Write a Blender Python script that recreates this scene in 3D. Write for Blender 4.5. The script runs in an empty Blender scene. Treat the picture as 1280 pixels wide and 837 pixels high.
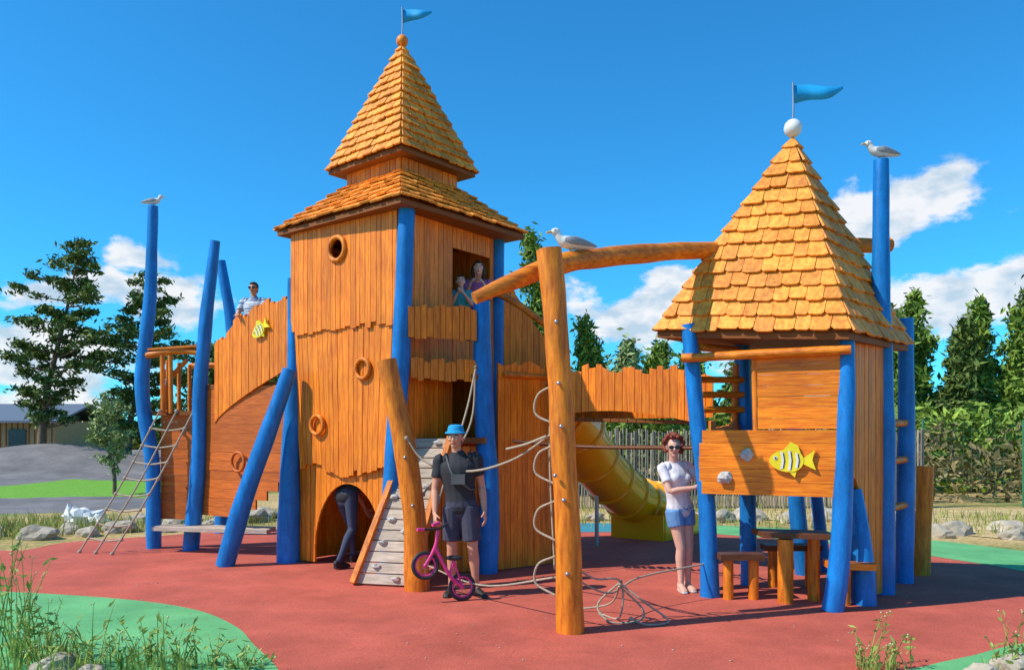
import bpy, bmesh, math, random
import numpy as np
from mathutils import Vector as V, Matrix, noise
from mathutils.bvhtree import BVHTree
random.seed(7)
rng=np.random.default_rng(7)
R=random.random
def U(a,b): return a+(b-a)*random.random()
scene=bpy.context.scene
COL=scene.collection
# ------------------------------------------------------------------ materials
def pm(name,c1,c2=None,rough=.6,scale=6,stretch=(1,1,1),isl=0.0,bump=.15,bs=None,contrast=(.35,.65),spec=.4,metal=0,fine=None,transl=0,coat=0,grime=0,bd=.005):
    m=bpy.data.materials.new(name); m.use_nodes=True
    nt=m.node_tree; N=nt.nodes; L=nt.links
    b=N['Principled BSDF']; out=N['Material Output']
    b.inputs['Roughness'].default_value=rough; b.inputs['Metallic'].default_value=metal
    b.inputs['Specular IOR Level'].default_value=spec
    if coat: b.inputs['Coat Weight'].default_value=coat
    if c2 is None: c2=tuple(x*.8 for x in c1)
    tc=N.new('ShaderNodeTexCoord'); mp=N.new('ShaderNodeMapping'); mp.inputs['Scale'].default_value=stretch
    L.new(tc.outputs['Object'],mp.inputs['Vector'])
    vec=mp.outputs['Vector']
    geo=N.new('ShaderNodeNewGeometry')
    if isl:
        ad=N.new('ShaderNodeVectorMath'); ad.operation='ADD'
        sc=N.new('ShaderNodeVectorMath'); sc.operation='SCALE'; sc.inputs['Scale'].default_value=37.
        cb=N.new('ShaderNodeCombineXYZ')
        for k in range(3): L.new(geo.outputs['Random Per Island'],cb.inputs[k])
        L.new(cb.outputs[0],sc.inputs[0]); L.new(vec,ad.inputs[0]); L.new(sc.outputs[0],ad.inputs[1]); vec=ad.outputs[0]
    n=N.new('ShaderNodeTexNoise'); n.inputs['Scale'].default_value=scale; n.inputs['Detail'].default_value=4; n.inputs['Roughness'].default_value=.62
    L.new(vec,n.inputs['Vector'])
    r=N.new('ShaderNodeMapRange'); r.inputs[1].default_value=contrast[0]; r.inputs[2].default_value=contrast[1]
    L.new(n.outputs['Fac'],r.inputs[0])
    mx=N.new('ShaderNodeMix'); mx.data_type='RGBA'; mx.inputs[6].default_value=(*c1,1); mx.inputs[7].default_value=(*c2,1)
    L.new(r.outputs[0],mx.inputs[0]); col=mx.outputs[2]
    if fine:
        n2=N.new('ShaderNodeTexNoise'); n2.inputs['Scale'].default_value=fine[0]; n2.inputs['Detail'].default_value=2
        L.new(tc.outputs['Object'],n2.inputs['Vector'])
        r2=N.new('ShaderNodeMapRange'); r2.inputs[1].default_value=.35; r2.inputs[2].default_value=.65; r2.inputs[3].default_value=1-fine[1]; r2.inputs[4].default_value=1+fine[1]
        L.new(n2.outputs['Fac'],r2.inputs[0])
        v2=N.new('ShaderNodeVectorMath'); v2.operation='SCALE'; L.new(col,v2.inputs[0]); L.new(r2.outputs[0],v2.inputs['Scale']); col=v2.outputs[0]
    if grime:
        n3=N.new('ShaderNodeTexNoise'); n3.inputs['Scale'].default_value=1.3; n3.inputs['Detail'].default_value=5; n3.inputs['Roughness'].default_value=.7
        L.new(tc.outputs['Object'],n3.inputs['Vector'])
        r3=N.new('ShaderNodeMapRange'); r3.inputs[1].default_value=.38; r3.inputs[2].default_value=.62; r3.inputs[3].default_value=1-grime; r3.inputs[4].default_value=1+grime*.5
        L.new(n3.outputs['Fac'],r3.inputs[0])
        v3=N.new('ShaderNodeVectorMath'); v3.operation='SCALE'; L.new(col,v3.inputs[0]); L.new(r3.outputs[0],v3.inputs['Scale']); col=v3.outputs[0]
    if isl:
        r4=N.new('ShaderNodeMapRange'); r4.inputs[3].default_value=1-isl; r4.inputs[4].default_value=1+isl
        L.new(geo.outputs['Random Per Island'],r4.inputs[0])
        v4=N.new('ShaderNodeVectorMath'); v4.operation='SCALE'; L.new(col,v4.inputs[0]); L.new(r4.outputs[0],v4.inputs['Scale']); col=v4.outputs[0]
    L.new(col,b.inputs['Base Color'])
    if bump:
        bp=N.new('ShaderNodeBump'); bp.inputs['Strength'].default_value=bump; bp.inputs['Distance'].default_value=bd
        if bs:
            nb=N.new('ShaderNodeTexNoise'); nb.inputs['Scale'].default_value=bs; nb.inputs['Detail'].default_value=2
            L.new(vec,nb.inputs['Vector']); L.new(nb.outputs['Fac'],bp.inputs['Height'])
        else: L.new(n.outputs['Fac'],bp.inputs['Height'])
        L.new(bp.outputs[0],b.inputs['Normal'])
    if transl:
        tr=N.new('ShaderNodeBsdfTranslucent'); L.new(col,tr.inputs[0])
        ms=N.new('ShaderNodeMixShader'); ms.inputs[0].default_value=transl
        L.new(b.outputs[0],ms.inputs[1]); L.new(tr.outputs[0],ms.inputs[2]); L.new(ms.outputs[0],out.inputs[0])
    return m
WC1=(.95,.28,.008); WC2=(.66,.135,.004)
M_wv=pm('wood_boards_vertical',WC1,WC2,rough=.5,scale=5,stretch=(9,9,.7),isl=.17,bump=.5,grime=.14)
M_wh=pm('wood_boards_horizontal',WC1,WC2,rough=.5,scale=5,stretch=(.8,.8,10),isl=.15,bump=.5,grime=.14)
M_red=pm('wood_boards_reddish_brown',(.62,.145,.012),(.42,.085,.007),rough=.55,scale=5,stretch=(.8,.8,10),isl=.16,bump=.5)  # reddish-brown is the boards' own colour, for the wing planks and ring
M_sh=pm('wood_shingles',(.96,.385,.045),(.70,.205,.016),rough=.6,scale=7,stretch=(3,3,2),isl=.22,bump=.6,grime=.12)
M_log=pm('wood_log',(.90,.27,.011),(.54,.12,.005),rough=.5,scale=4,stretch=(7,7,1),bump=.7,grime=.2)
M_logh=pm('wood_log_lying',(.90,.27,.011),(.54,.12,.005),rough=.5,scale=4,stretch=(1,5,7),bump=.7,grime=.2)
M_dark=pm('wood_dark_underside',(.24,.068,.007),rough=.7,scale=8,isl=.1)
M_grey=pm('weathered_planks',(.58,.46,.35),(.38,.30,.22),rough=.8,scale=5,stretch=(1,1,8),isl=.15)
M_brown=pm('table_wood',(.17,.055,.015),(.1,.03,.008),rough=.5,scale=5,stretch=(1,1,8),isl=.2)
M_blue=pm('blue_painted_post',(.006,.21,.60),(.004,.145,.45),rough=.42,scale=4,stretch=(5,5,1),bump=.5,grime=.22,fine=(60,.07))
M_flag=pm('flag_blue',(.01,.36,.72),rough=.6)
M_yel=pm('slide_yellow_plastic',(1.0,.44,.004),(1.0,.40,.004),rough=.22,scale=2,bump=.02,coat=.5,grime=.04)
M_fish=pm('fish_yellow',(.92,.74,.02),rough=.45,bump=0)
M_white=pm('white_paint',(.78,.77,.74),(.68,.67,.63),rough=.5)
M_navy=pm('navy_paint',(.01,.03,.12),rough=.5)
M_rope=pm('rope',(.52,.43,.31),(.30,.23,.16),rough=.9,scale=90,bump=.6)
M_steel=pm('steel',(.45,.46,.48),rough=.35,metal=.8,bump=0)
M_black=pm('dark_metal',(.03,.03,.03),rough=.5)
M_rubR=pm('red_rubber_surface',(.55,.112,.068),(.46,.09,.052),rough=.9,scale=1.1,fine=(150,.28),bump=.4,bs=160,grime=.16,bd=.002)
M_rubG=pm('green_rubber_surface',(.15,.46,.17),(.11,.38,.14),rough=.9,scale=1.5,fine=(150,.24),bump=.4,bs=160,grime=.14,bd=.002)
M_rubB=pm('teal_rubber_surface',(.05,.28,.36),rough=.9,fine=(170,.2),bump=.3,bs=160,bd=.002)
M_rock=pm('boulder_stone',(.58,.50,.38),(.34,.28,.20),rough=.9,scale=5,bump=.8,grime=.2,bd=.03)
M_hold=pm('climbing_hold',(.58,.55,.50),(.40,.38,.34),rough=.8,scale=14,bump=.5)
M_asph=pm('asphalt',(.22,.20,.19),(.15,.14,.135),rough=.9,scale=.5,fine=(30,.12),bump=.2,bs=60,grime=.2)
M_lawn=pm('lawn_grass',(.12,.33,.015),(.18,.38,.03),rough=.9,scale=3,fine=(25,.3),bump=.6,bs=30,bd=.02)
# ------------------------------------------------------------------ mesh builder
class MB:
    def __init__(s): s.v=[];s.f=[];s.m=[];s.s=[]
    def add(s,vs,fs,mi=0,sm=False):
        o=len(s.v); s.v+= [tuple(x) for x in vs]
        for f in fs: s.f.append([i+o for i in f]); s.m.append(mi); s.s.append(sm)
    def obj(s,name,mats,parent=None):
        me=bpy.data.meshes.new(name); me.from_pydata(s.v,[],s.f)
        for m in mats: me.materials.append(m)
        me.polygons.foreach_set('material_index',s.m); me.polygons.foreach_set('use_smooth',s.s)
        bm=bmesh.new(); bm.from_mesh(me); bmesh.ops.recalc_face_normals(bm,faces=bm.faces); bm.to_mesh(me); bm.free()
        o=bpy.data.objects.new(name,me); COL.objects.link(o)
        if parent: adopt(parent,o)
        return o
def group(name,loc=(0,0,0)):
    e=bpy.data.objects.new(name,None); e.empty_display_size=.2; e.location=loc; COL.objects.link(e); return e
def adopt(p,o):
    o.parent=p; o.matrix_parent_inverse=Matrix.Translation(-V(p.location))
def cr(pts,n=6):
    if len(pts)<3: 
        return [tuple(np.array(pts[0])*(1-i/n)+np.array(pts[-1])*(i/n)) for i in range(n+1)]
    P=[np.array(p,float) for p in pts]; P=[2*P[0]-P[1]]+P+[2*P[-1]-P[-2]]; o=[]
    for i in range(1,len(P)-2):
        for k in range(n):
            t=k/n
            o.append(.5*((2*P[i])+(-P[i-1]+P[i+1])*t+(2*P[i-1]-5*P[i]+4*P[i+1]-P[i+2])*t*t+(-P[i-1]+3*P[i]-3*P[i+1]+P[i+2])*t**3))
    o.append(P[-2]); return o
def tube(mb,pts,rad,seg=10,mi=0,n=5,wob=0,closed=False,capmi=None):
    if not isinstance(rad,(list,tuple)): rad=[rad]*len(pts)
    c=cr([(*p,r) for p,r in zip(pts,rad)],n)
    if closed: c=c[:-1]
    K=len(c); vs=[];prev=None
    for i in range(K):
        a=V(c[(i-1)%K][:3] if closed else c[max(i-1,0)][:3]); b=V(c[(i+1)%K][:3] if closed else c[min(i+1,K-1)][:3])
        t=(b-a).normalized()
        if prev is None:
            x=t.cross(V((0.13,1,.21))).normalized()
        else:
            x=(prev-t*prev.dot(t)).normalized()
        prev=x; y=t.cross(x)
        p=V(c[i][:3])
        for j in range(seg):
            an=2*math.pi*j/seg
            r=c[i][3]
            if wob: r*=1+wob*noise.noise(V((math.cos(an)*1.3+p.x*3,math.sin(an)*1.3+p.y*3,p.z*2.2)))
            vs.append(p+(x*math.cos(an)+y*math.sin(an))*r)
    fs=[]
    for i in range(K if closed else K-1):
        for j in range(seg):
            i2=(i+1)%K
            fs.append([i*seg+j,i*seg+(j+1)%seg,i2*seg+(j+1)%seg,i2*seg+j])
    mb.add(vs,fs,mi,True)
    if not closed:
        cm=mi if capmi is None else capmi
        for ring in (0,K-1):
            mb.add([vs[ring*seg+j] for j in range(seg)],[list(range(seg))],cm,False)
def box(mb,c,half,ax=None,mi=0):
    c=V(c)
    if ax is None: ax=(V((1,0,0)),V((0,1,0)),V((0,0,1)))
    vs=[c+ax[0]*(sx*half[0])+ax[1]*(sy*half[1])+ax[2]*(sz*half[2]) for sx in(-1,1) for sy in(-1,1) for sz in(-1,1)]
    mb.add(vs,[[0,1,3,2],[4,6,7,5],[0,4,5,1],[2,3,7,6],[0,2,6,4],[1,5,7,3]],mi)
def prism(mb,poly,off,mi=0):
    n=len(poly); vs=[V(p) for p in poly]+[V(p)+(off[i] if isinstance(off,list) else off) for i,p in enumerate(poly)]
    fs=[list(range(n)),list(range(2*n-1,n-1,-1))]+[[i,(i+1)%n,n+(i+1)%n,n+i] for i in range(n)]
    mb.add(vs,fs,mi)
def ring(mb,c,axis,Rr,r,mi=0,seg=8,nn=28):
    axis=V(axis).normalized(); x=axis.orthogonal().normalized(); y=axis.cross(x); c=V(c)
    vs=[];fs=[]
    for i in range(nn):
        a=2*math.pi*i/nn; d=x*math.cos(a)+y*math.sin(a)
        for j in range(seg):
            b=2*math.pi*j/seg; vs.append(c+d*(Rr+r*math.cos(b))+axis*r*math.sin(b))
    for i in range(nn):
        for j in range(seg): fs.append([i*seg+j,((i+1)%nn)*seg+j,((i+1)%nn)*seg+(j+1)%seg,i*seg+(j+1)%seg])
    mb.add(vs,fs,mi,True)
def ball(mb,c,r,mi=0,sc=(1,1,1),seg=12,disp=0,seed=0):
    vs=[];fs=[];c=V(c); rr=seg//2
    for i in range(rr+1):
        th=math.pi*i/rr
        for j in range(seg):
            ph=2*math.pi*j/seg; d=V((math.sin(th)*math.cos(ph),math.sin(th)*math.sin(ph),math.cos(th)))
            k=r*(1+disp*noise.noise(d*1.6+V((seed,seed*.7,0)))) if disp else r
            vs.append(c+V((d.x*sc[0],d.y*sc[1],d.z*sc[2]))*k)
    for i in range(rr):
        for j in range(seg): fs.append([i*seg+j,i*seg+(j+1)%seg,(i+1)*seg+(j+1)%seg,(i+1)*seg+j])
    mb.add(vs,fs,mi,not disp)
def vpanel(mb,A,B,zb,zt,w=.105,th=.028,mi=0,holes=(),jt=.0,jb=.0,At=None,Bt=None,z0=0,z1=1,fine=False,side=1,arch=None,curve=0):
    A=V((*A[:2],0));B=V((*B[:2],0)); At=V((*At[:2],0)) if At else A; Bt=V((*Bt[:2],0)) if Bt else B
    Ln=(B-A).length; nrm=V((0,0,1)).cross(B-A).normalized()*side
    zbf=zb if callable(zb) else (lambda u:zb); ztf=zt if callable(zt) else (lambda u:zt)
    def pos(u,z):
        f=(z-z0)/(z1-z0); p=A.lerp(B,u).lerp(At.lerp(Bt,u),f); p=p+nrm*curve*math.sin(math.pi*u); return V((p.x,p.y,z))
    k=max(1,round(Ln/w)); edges=[0]
    for i in range(1,k): edges.append((i+U(-.16,.16))/k)
    edges.append(1)
    g=.0035/Ln
    for i in range(k):
        u0,u1=edges[i]+g,edges[i+1]-g; dt=U(-jt,jt); db=U(-jb,jb); o=nrm*U(-.003,.003)
        def emit(ua,ub,za0,za1,zb0,zb1):
            if za1-za0<.005 and zb1-zb0<.005: return
            prism(mb,[pos(ua,za0)+o,pos(ub,zb0)+o,pos(ub,zb1)+o,pos(ua,za1)+o],nrm*th,mi)
        hh=[h for h in holes if u0*Ln<h[0]+h[2] and u1*Ln>h[0]-h[2]]
        ar=arch and (u1*Ln>arch[0] and u0*Ln<arch[1])
        if hh or ar:
            S=10
            for s in range(S):
                ua=u0+(u1-u0)*s/S; ub=u0+(u1-u0)*(s+1)/S; um=(ua+ub)/2*Ln
                lo0,lo1=zbf(ua)+db,zbf(ub)+db
                if ar and arch[0]<um<arch[1]:
                    f=(um-arch[0])/(arch[1]-arch[0])*2-1
                    zz=arch[2]+ (arch[3]-arch[2])*math.sqrt(max(0,1-f*f)); lo0=lo1=max(lo0,zz)
                hi0,hi1=ztf(ua)+dt,ztf(ub)+dt
                cut=None
                for h in hh:
                    d=abs(um-h[0])
                    if d<h[2]: q=math.sqrt(h[2]**2-d*d); cut=(h[1]-q,h[1]+q)
                if cut: emit(ua,ub,lo0,cut[0],lo1,cut[0]); emit(ua,ub,cut[1],hi0,cut[1],hi1)
                else: emit(ua,ub,lo0,hi0,lo1,hi1)
        else: 
            sl=U(-.012,.012) if jt else 0
            emit(u0,u1,zbf(u0)+db,ztf(u0)+dt+sl,zbf(u1)+db,ztf(u1)+dt-sl)
def hpanel(mb,A,B,z0,z1,w=.11,th=.028,mi=0,ul=None,ur=None,side=1,je=.0):
    A=V((*A[:2],0));B=V((*B[:2],0)); Ln=(B-A).length; nrm=V((0,0,1)).cross(B-A).normalized()*side
    k=max(1,round((z1-z0)/w))
    for i in range(k):
        za=z0+(z1-z0)*i/k+.0015; zc=z0+(z1-z0)*(i+1)/k-.0015; zm=(za+zc)/2
        a=(ul(zm) if ul else 0)-R()*je; b=(ur(zm) if ur else 1)+R()*je
        if b-a<.02: continue
        p=A.lerp(B,a);q=A.lerp(B,b); o=nrm*U(-.004,.004)
        prism(mb,[V((p.x,p.y,za))+o,V((q.x,q.y,za))+o,V((q.x,q.y,zc))+o,V((p.x,p.y,zc))+o],nrm*th,mi)
def roof_face(mb,E0,E1,T0,T1,rows,tw,mi=0,th=.024,lift=.042):
    E0,E1,T0,T1=map(V,(E0,E1,T0,T1)); ex=(E1-E0).normalized(); nrm=(E1-E0).cross((T0+T1)/2-E0).normalized()
    if nrm.z<0: nrm=-nrm
    def foot(s):
        L=E0.lerp(T0,s);Rr=E1.lerp(T1,s); aL=(L-E0).dot(ex); aR=(Rr-E0).dot(ex)
        return L,Rr,aL,aR
    def P(a,s):
        L,Rr,aL,aR=foot(s); t=(a-aL)/max(1e-6,(aR-aL)); return L.lerp(Rr,t)
    for i in range(rows):
        s0=i/rows; s1=min(1,(i+1.5)/rows); L,Rr,aL,aR=foot(s0); _,_,bL,bR=foot(s1)
        W=aR-aL; k=max(1,round(W/tw)); ed=[aL-.012]+[aL+W*(j+U(-.18,.18))/k for j in range(1,k)]+[aR+.012]
        ds=1/rows
        for j in range(k):
            a0,a1=ed[j]+.003,ed[j+1]-.003; w=a1-a0
            q0=min(max(a0,bL),bR); q1=min(max(a1,bL),bR)
            jb=U(-.12,.10)*ds; c=U(.03,.13)*ds*1.2; c2=U(.03,.13)*ds*1.2
            sb=max(s0+jb,-.03)
            pl=[(a0,sb+c),(a0+w*U(.1,.22),sb),(a1-w*U(.1,.22),sb),(a1,sb+c2)]
            if q1-q0>.004: pl+=[(q1,s1),(q0,s1)]
            else: pl+=[((q0+q1)/2,s1)]
            lf=lift*U(.75,1.2); pts=[];off=[]
            for (a,s) in pl:
                f=1-(s-s0)/(s1-s0) if s1>s0 else 1
                pts.append(P(a,s)+nrm*(lf*f+.004)); off.append(-nrm*th*max(.25,min(1,f)))
            prism(mb,pts,off,mi)
def roof(mb,E,T,rows,tw,mi,mdark,thick=.05):
    n=len(E); single=not isinstance(T,list)
    Tt=[T]*n if single else T
    for i in range(n): roof_face(mb,E[i],E[(i+1)%n],Tt[i],Tt[(i+1)%n],rows,tw,mi)
    cen=sum((V(e) for e in E),V((0,0,0)))/n
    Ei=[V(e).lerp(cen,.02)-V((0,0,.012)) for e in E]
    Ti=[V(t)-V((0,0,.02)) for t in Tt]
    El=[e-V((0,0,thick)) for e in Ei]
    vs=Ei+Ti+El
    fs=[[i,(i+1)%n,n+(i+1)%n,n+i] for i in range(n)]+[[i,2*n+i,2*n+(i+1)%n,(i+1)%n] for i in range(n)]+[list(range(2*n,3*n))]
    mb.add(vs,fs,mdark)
def lathe(mb,c,prof,mi=0,seg=20,sx=1,sy=1):
    vs=[];fs=[];c=V(c)
    for (r,z) in prof:
        for j in range(seg):
            a=2*math.pi*j/seg; vs.append(c+V((math.cos(a)*r*sx,math.sin(a)*r*sy,z)))
    for i in range(len(prof)-1):
        for j in range(seg): fs.append([i*seg+j,i*seg+(j+1)%seg,(i+1)*seg+(j+1)%seg,(i+1)*seg+j])
    mb.add(vs,fs,mi,True)
def flag(parent,x,y,z0,z1,L,H,mb=None):
    m=MB(); tube(m,[(x,y,z0),(x+.004,y,(z0+z1)/2),(x,y,z1)],.011,8,0,3)
    m.obj('flag_pole',[M_steel],parent)
    m=MB(); K=14; top=[];bot=[]
    for i in range(K+1):
        u=i/K; w=math.sin(u*7.0)*.035*L/.5*u**.4; px=x+u*L; py=y+.05*math.sin(u*6+1)*u
        top.append(V((px,py,z1-.03+w*.6-.01*u))); bot.append(V((px,py,z1-.03-H*(1-u**1.6*.75)+w)))
    vs=top+bot; fs=[[i,i+1,K+1+i+1,K+1+i] for i in range(K)]
    off=V((0,.012,0)); n=len(vs); vs2=vs+[v+off for v in vs]
    fs2=fs+[[a+n for a in reversed(f)] for f in fs]+[[i,i+n,i+1+n,i+1] for i in range(K)]+[[K+1+i,K+2+i,K+2+i+n,K+1+i+n] for i in range(K)]+[[K,K+n,2*K+1+n,2*K+1]]
    m.add(vs2,fs2,0,True); m.obj('flag_cloth',[M_flag],parent)
def fish(parent,c,ax,ay,nrm,S):
    c=V(c);ax=V(ax).normalized();ay=V(ay).normalized();nrm=V(nrm).normalized()
    m=MB()
    def P(x,y,d=0): return c+ax*x*S+ay*y*S+nrm*d
    body=[(-.5+ .5-.5*math.cos(t)*1.0-.05, .27*math.sin(t)*(1.0-.15*math.cos(t))) for t in [2*math.pi*i/24 for i in range(24)]]
    body=[(x*.78-.1,y) for x,y in body]
    prism(m,[P(x,y) for x,y in body],nrm*.03,0)
    prism(m,[P(.18,.02),P(.5,.26),P(.44,.02),P(.52,-.22),P(.2,-.06)],nrm*.026,0)
    prism(m,[P(-.25,.2),P(-.05,.44),P(.12,.36),P(.2,.12)],nrm*.024,0)
    prism(m,[P(-.15,-.2),P(.05,-.4),P(.12,-.15)],nrm*.024,0)
    for x0,h in ((-.24,.2),(-.07,.235),(.09,.18)):
        prism(m,[P(x0-.03,-h,.03),P(x0+.02,-h,.03),P(x0+.05,0,.03),P(x0+.02,h,.03),P(x0-.03,h,.03),P(x0,0,.03)],nrm*.004,1)
        prism(m,[P(x0+.03,-h*.9,.031),P(x0+.045,-h*.9,.031),P(x0+.075,0,.031),P(x0+.045,h*.9,.031),P(x0+.03,h*.9,.031),P(x0+.06,0,.031)],nrm*.004,2)
    e=P(-.38,.06,.032)
    prism(m,[e+ax*.045*S*math.cos(t)+ay*.045*S*math.sin(t) for t in [2*math.pi*i/12 for i in range(12)]],nrm*.004,1)
    prism(m,[e+nrm*.005+ax*.024*S*math.cos(t)+ay*.024*S*math.sin(t) for t in [2*math.pi*i/12 for i in range(12)]],nrm*.003,2)
    m.obj('fish_plaque',[M_fish,M_white,M_navy],parent)
# ------------------------------------------------------------------ PLAY TOWER
tw=group('wooden_play_tower',(-1.5,10.4,0))
L_=( -2.80,10.35); F_=(-1.27,9.22); R_=(-.24,10.58); B_=(-1.72,11.75)
m=MB()
tube(m,[(-1.42,9.16,0),(-1.36,9.16,1.2),(-1.28,9.15,2.4),(-1.20,9.15,4.25)],[.12,.115,.105,.095],14,0,8,.12)
tube(m,[(-.30,9.5,0),(-.27,9.5,.9),(-.34,9.5,2.1),(-.36,9.5,3.22)],[.13,.12,.115,.10],14,0,8,.12)
tube(m,[(-.20,10.62,0),(-.21,10.62,2),(-.19,10.6,4.25)],[.11,.1,.09],12,0,8,.12)
tube(m,[(-2.88,10.30,0),(-2.86,10.30,1.2),(-2.82,10.33,2.4),(-2.86,10.36,3.66)],[.145,.13,.09,.045],14,0,8,.12)
tube(m,[(-3.58,9.98,0),(-3.36,10.0,.8),(-3.05,10.04,1.7),(-2.80,10.08,2.46)],[.115,.115,.105,.09],14,0,8,.08)
tube(m,[(-1.72,11.8,0),(-1.7,11.8,4.2)],[.12,.1],12,0,8,.12)
m.obj('blue_corner_posts',[M_blue],tw)
m=MB()
def off2(p,q,d): 
    n=V((q[1]-p[1],-(q[0]-p[0]),0)).normalized()*d; return (p[0]+n.x,p[1]+n.y),(q[0]+n.x,q[1]+n.y)
Lw,Fw=off2(L_,F_,.05)
LnLF=(V(Lw)-V(Fw)).length
vpanel(m,Lw,Fw,2.93,4.27,w=.085,th=.03,side=-1,jb=.035,holes=[(.47*LnLF,3.90,.125)],z0=2.9,z1=4.3)
vpanel(m,(Lw[0]+.12,Lw[1]-.06),(Fw[0]-.09,Fw[1]+.05),lambda u:1.20+.05*math.sin(u*9),2.99,w=.085,th=.028,side=1,jb=.04,At=Lw,Bt=Fw,z0=1.1,z1=2.9)
vpanel(m,off2(L_,F_,-.01)[0],off2(L_,F_,-.01)[1],0.03,1.35,w=.095,th=.03,side=1,arch=(.36,1.60,.15,1.04))
m.obj('front_left_wall',[M_wv],tw)
m=MB()
nLF=V((Fw[1]-Lw[1],-(Fw[0]-Lw[0]),0)).normalized()
def onLF(u,z,d): p=V((*Lw,0)).lerp(V((*Fw,0)),u)+nLF*d; return V((p.x,p.y,z))
ring(m,onLF(.47,3.90,.04),nLF,.142,.032,0)
ring(m,onLF(.70,2.42,.03),nLF,.115,.026,0); ring(m,onLF(.27,1.76,.03),nLF,.115,.026,0)
m.obj('porthole_rings',[M_log],tw)
m=MB(); Fr,Rr_=off2(F_,R_,.03)
def frwin(a,b):
    A=V(Fr);B=V(Rr_)
    return tuple(A.lerp(B,a)),tuple(A.lerp(B,b))
vpanel(m,*frwin(0,.50),1.55,4.27,w=.085); vpanel(m,*frwin(.93,1),1.55,4.27,w=.085)
vpanel(m,*frwin(.50,.93),3.95,4.27,w=.085); vpanel(m,*frwin(.50,.93),2.4,3.14,w=.085)
m.obj('front_right_wall',[M_wv],tw)
m=MB()
vpanel(m,R_,B_,0,4.27,w=.1); vpanel(m,B_,L_,0.02,4.27,w=.1)
m.obj('rear_walls',[M_wv],tw)
m=MB()
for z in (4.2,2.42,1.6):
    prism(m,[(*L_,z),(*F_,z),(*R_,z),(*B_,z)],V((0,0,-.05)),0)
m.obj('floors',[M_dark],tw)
m=MB()
E=[V((-3.07,10.35,4.27)),V((-1.23,8.83,4.27)),V((.20,10.52,4.27)),V((-1.64,12.04,4.27))]
c2=V((-1.43,10.42,0)); T=[]
for e in E:
    d=V((e.x-c2.x,e.y-c2.y,0)); d=d*(.70/d.length); T.append(V((c2.x+d.x,c2.y+d.y,4.86)))
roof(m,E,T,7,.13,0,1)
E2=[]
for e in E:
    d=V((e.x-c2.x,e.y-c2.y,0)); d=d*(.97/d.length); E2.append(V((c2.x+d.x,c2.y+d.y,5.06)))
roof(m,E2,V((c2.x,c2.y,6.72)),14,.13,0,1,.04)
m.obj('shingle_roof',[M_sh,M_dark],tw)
m=MB()
for i in range(4):
    vpanel(m,T[i],T[(i+1)%4],4.82,5.10,w=.09,th=.02,side=-1)
m.obj('lantern_walls',[M_wv],tw)
m=MB(); ball(m,(c2.x,c2.y,6.76),.08); m.obj('finial_ball',[M_log],tw)
flag(tw,c2.x,c2.y,6.8,7.2,.38,.17)
m=MB()
vpanel(m,(-1.19,9.1),(-.42,9.40),lambda u:2.74,lambda u:3.12-.02*math.sin(u*7),w=.075,th=.026,jt=.03,jb=.02,side=-1)
vpanel(m,(-1.17,9.16),(-.42,9.45),2.27,2.50,w=.08,th=.026,jt=.025,jb=.02,side=-1)
vpanel(m,(-.92,9.44),(-.42,9.52),.02,1.5,w=.09,th=.026,side=-1)
m.obj('balcony_slats',[M_wv],tw)
m=MB()
box(m,(-.8,9.7,2.32),(.42,.30,.03),mi=0); box(m,(-.78,9.75,1.57),(.48,.38,.035),mi=0)
tube(m,[(-1.2,9.26,3.02),(-.4,9.5,3.05)],.035,8,1); tube(m,[(-1.2,9.26,2.40),(-.4,9.5,2.42)],.035,8,1)
m.obj('balcony_deck',[M_dark,M_log],tw)
m=MB()
vpanel(m,(-.17,9.6),(.50,10.1),.02,lambda u:2.50-.02*math.sin(u*9),w=.09,jt=.045)
vpanel(m,(.50,10.1),(.45,11.0),.02,2.45,w=.1,jt=.03)
vpanel(m,(-.18,10.64),(.62,11.1),1.6,lambda u:3.75-1.15*max(0,u-.1),w=.09,jt=.02)
m.obj('annex_walls',[M_wv],tw)
m=MB()
tube(m,[(-.25,10.35,3.5),(.1,10.3,3.3),(.52,10.3,2.98)],.045,10,0); tube(m,[(-.1,9.62,2.36),(.5,10.1,2.36)],.035,8,0)
tube(m,[(.52,10.3,0),(.52,10.32,2.95)],.08,10,1)
m.obj('annex_braces',[M_logh,M_log],tw)
m=MB()
def ztop(u):
    xs=[0,.3,.6,1]; ys=[2.90,3.20,3.40,3.44]
    return float(np.interp(u,xs,ys))
def zbot(u): return 1.80+.72*(u**.75)
vpanel(m,(-4.17,11.28),(-2.84,10.36),zbot,ztop,w=.085,th=.03,jt=.06,jb=.0,side=-1)
vpanel(m,(-3.6,12.5),(-2.5,12.0),2.3,3.2,w=.1,jt=.05)
vpanel(m,(-5.1,12.9),(-4.0,12.9),1.95,2.45,w=.1,jt=.04)
m.obj('wing_slats',[M_wv],tw)
fish(tw,(-3.33,10.64,3.04),(1.0,-.68,.65),(-.45,.3,1.0),(-.56,-.83,0),.32)
m=MB()
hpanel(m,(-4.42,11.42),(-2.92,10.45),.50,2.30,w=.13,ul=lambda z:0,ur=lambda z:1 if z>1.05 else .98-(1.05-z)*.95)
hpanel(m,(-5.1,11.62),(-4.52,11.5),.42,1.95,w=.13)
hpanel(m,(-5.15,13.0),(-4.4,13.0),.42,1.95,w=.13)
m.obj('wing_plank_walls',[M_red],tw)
m=MB()
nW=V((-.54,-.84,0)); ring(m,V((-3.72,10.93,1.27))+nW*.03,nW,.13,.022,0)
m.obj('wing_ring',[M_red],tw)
m=MB()
prism(m,[(-5.2,11.55,1.98),(-4.5,11.4,1.98),(-4.3,12.9,1.98),(-5.1,12.9,1.98)],V((0,0,-.06)),0)
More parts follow.
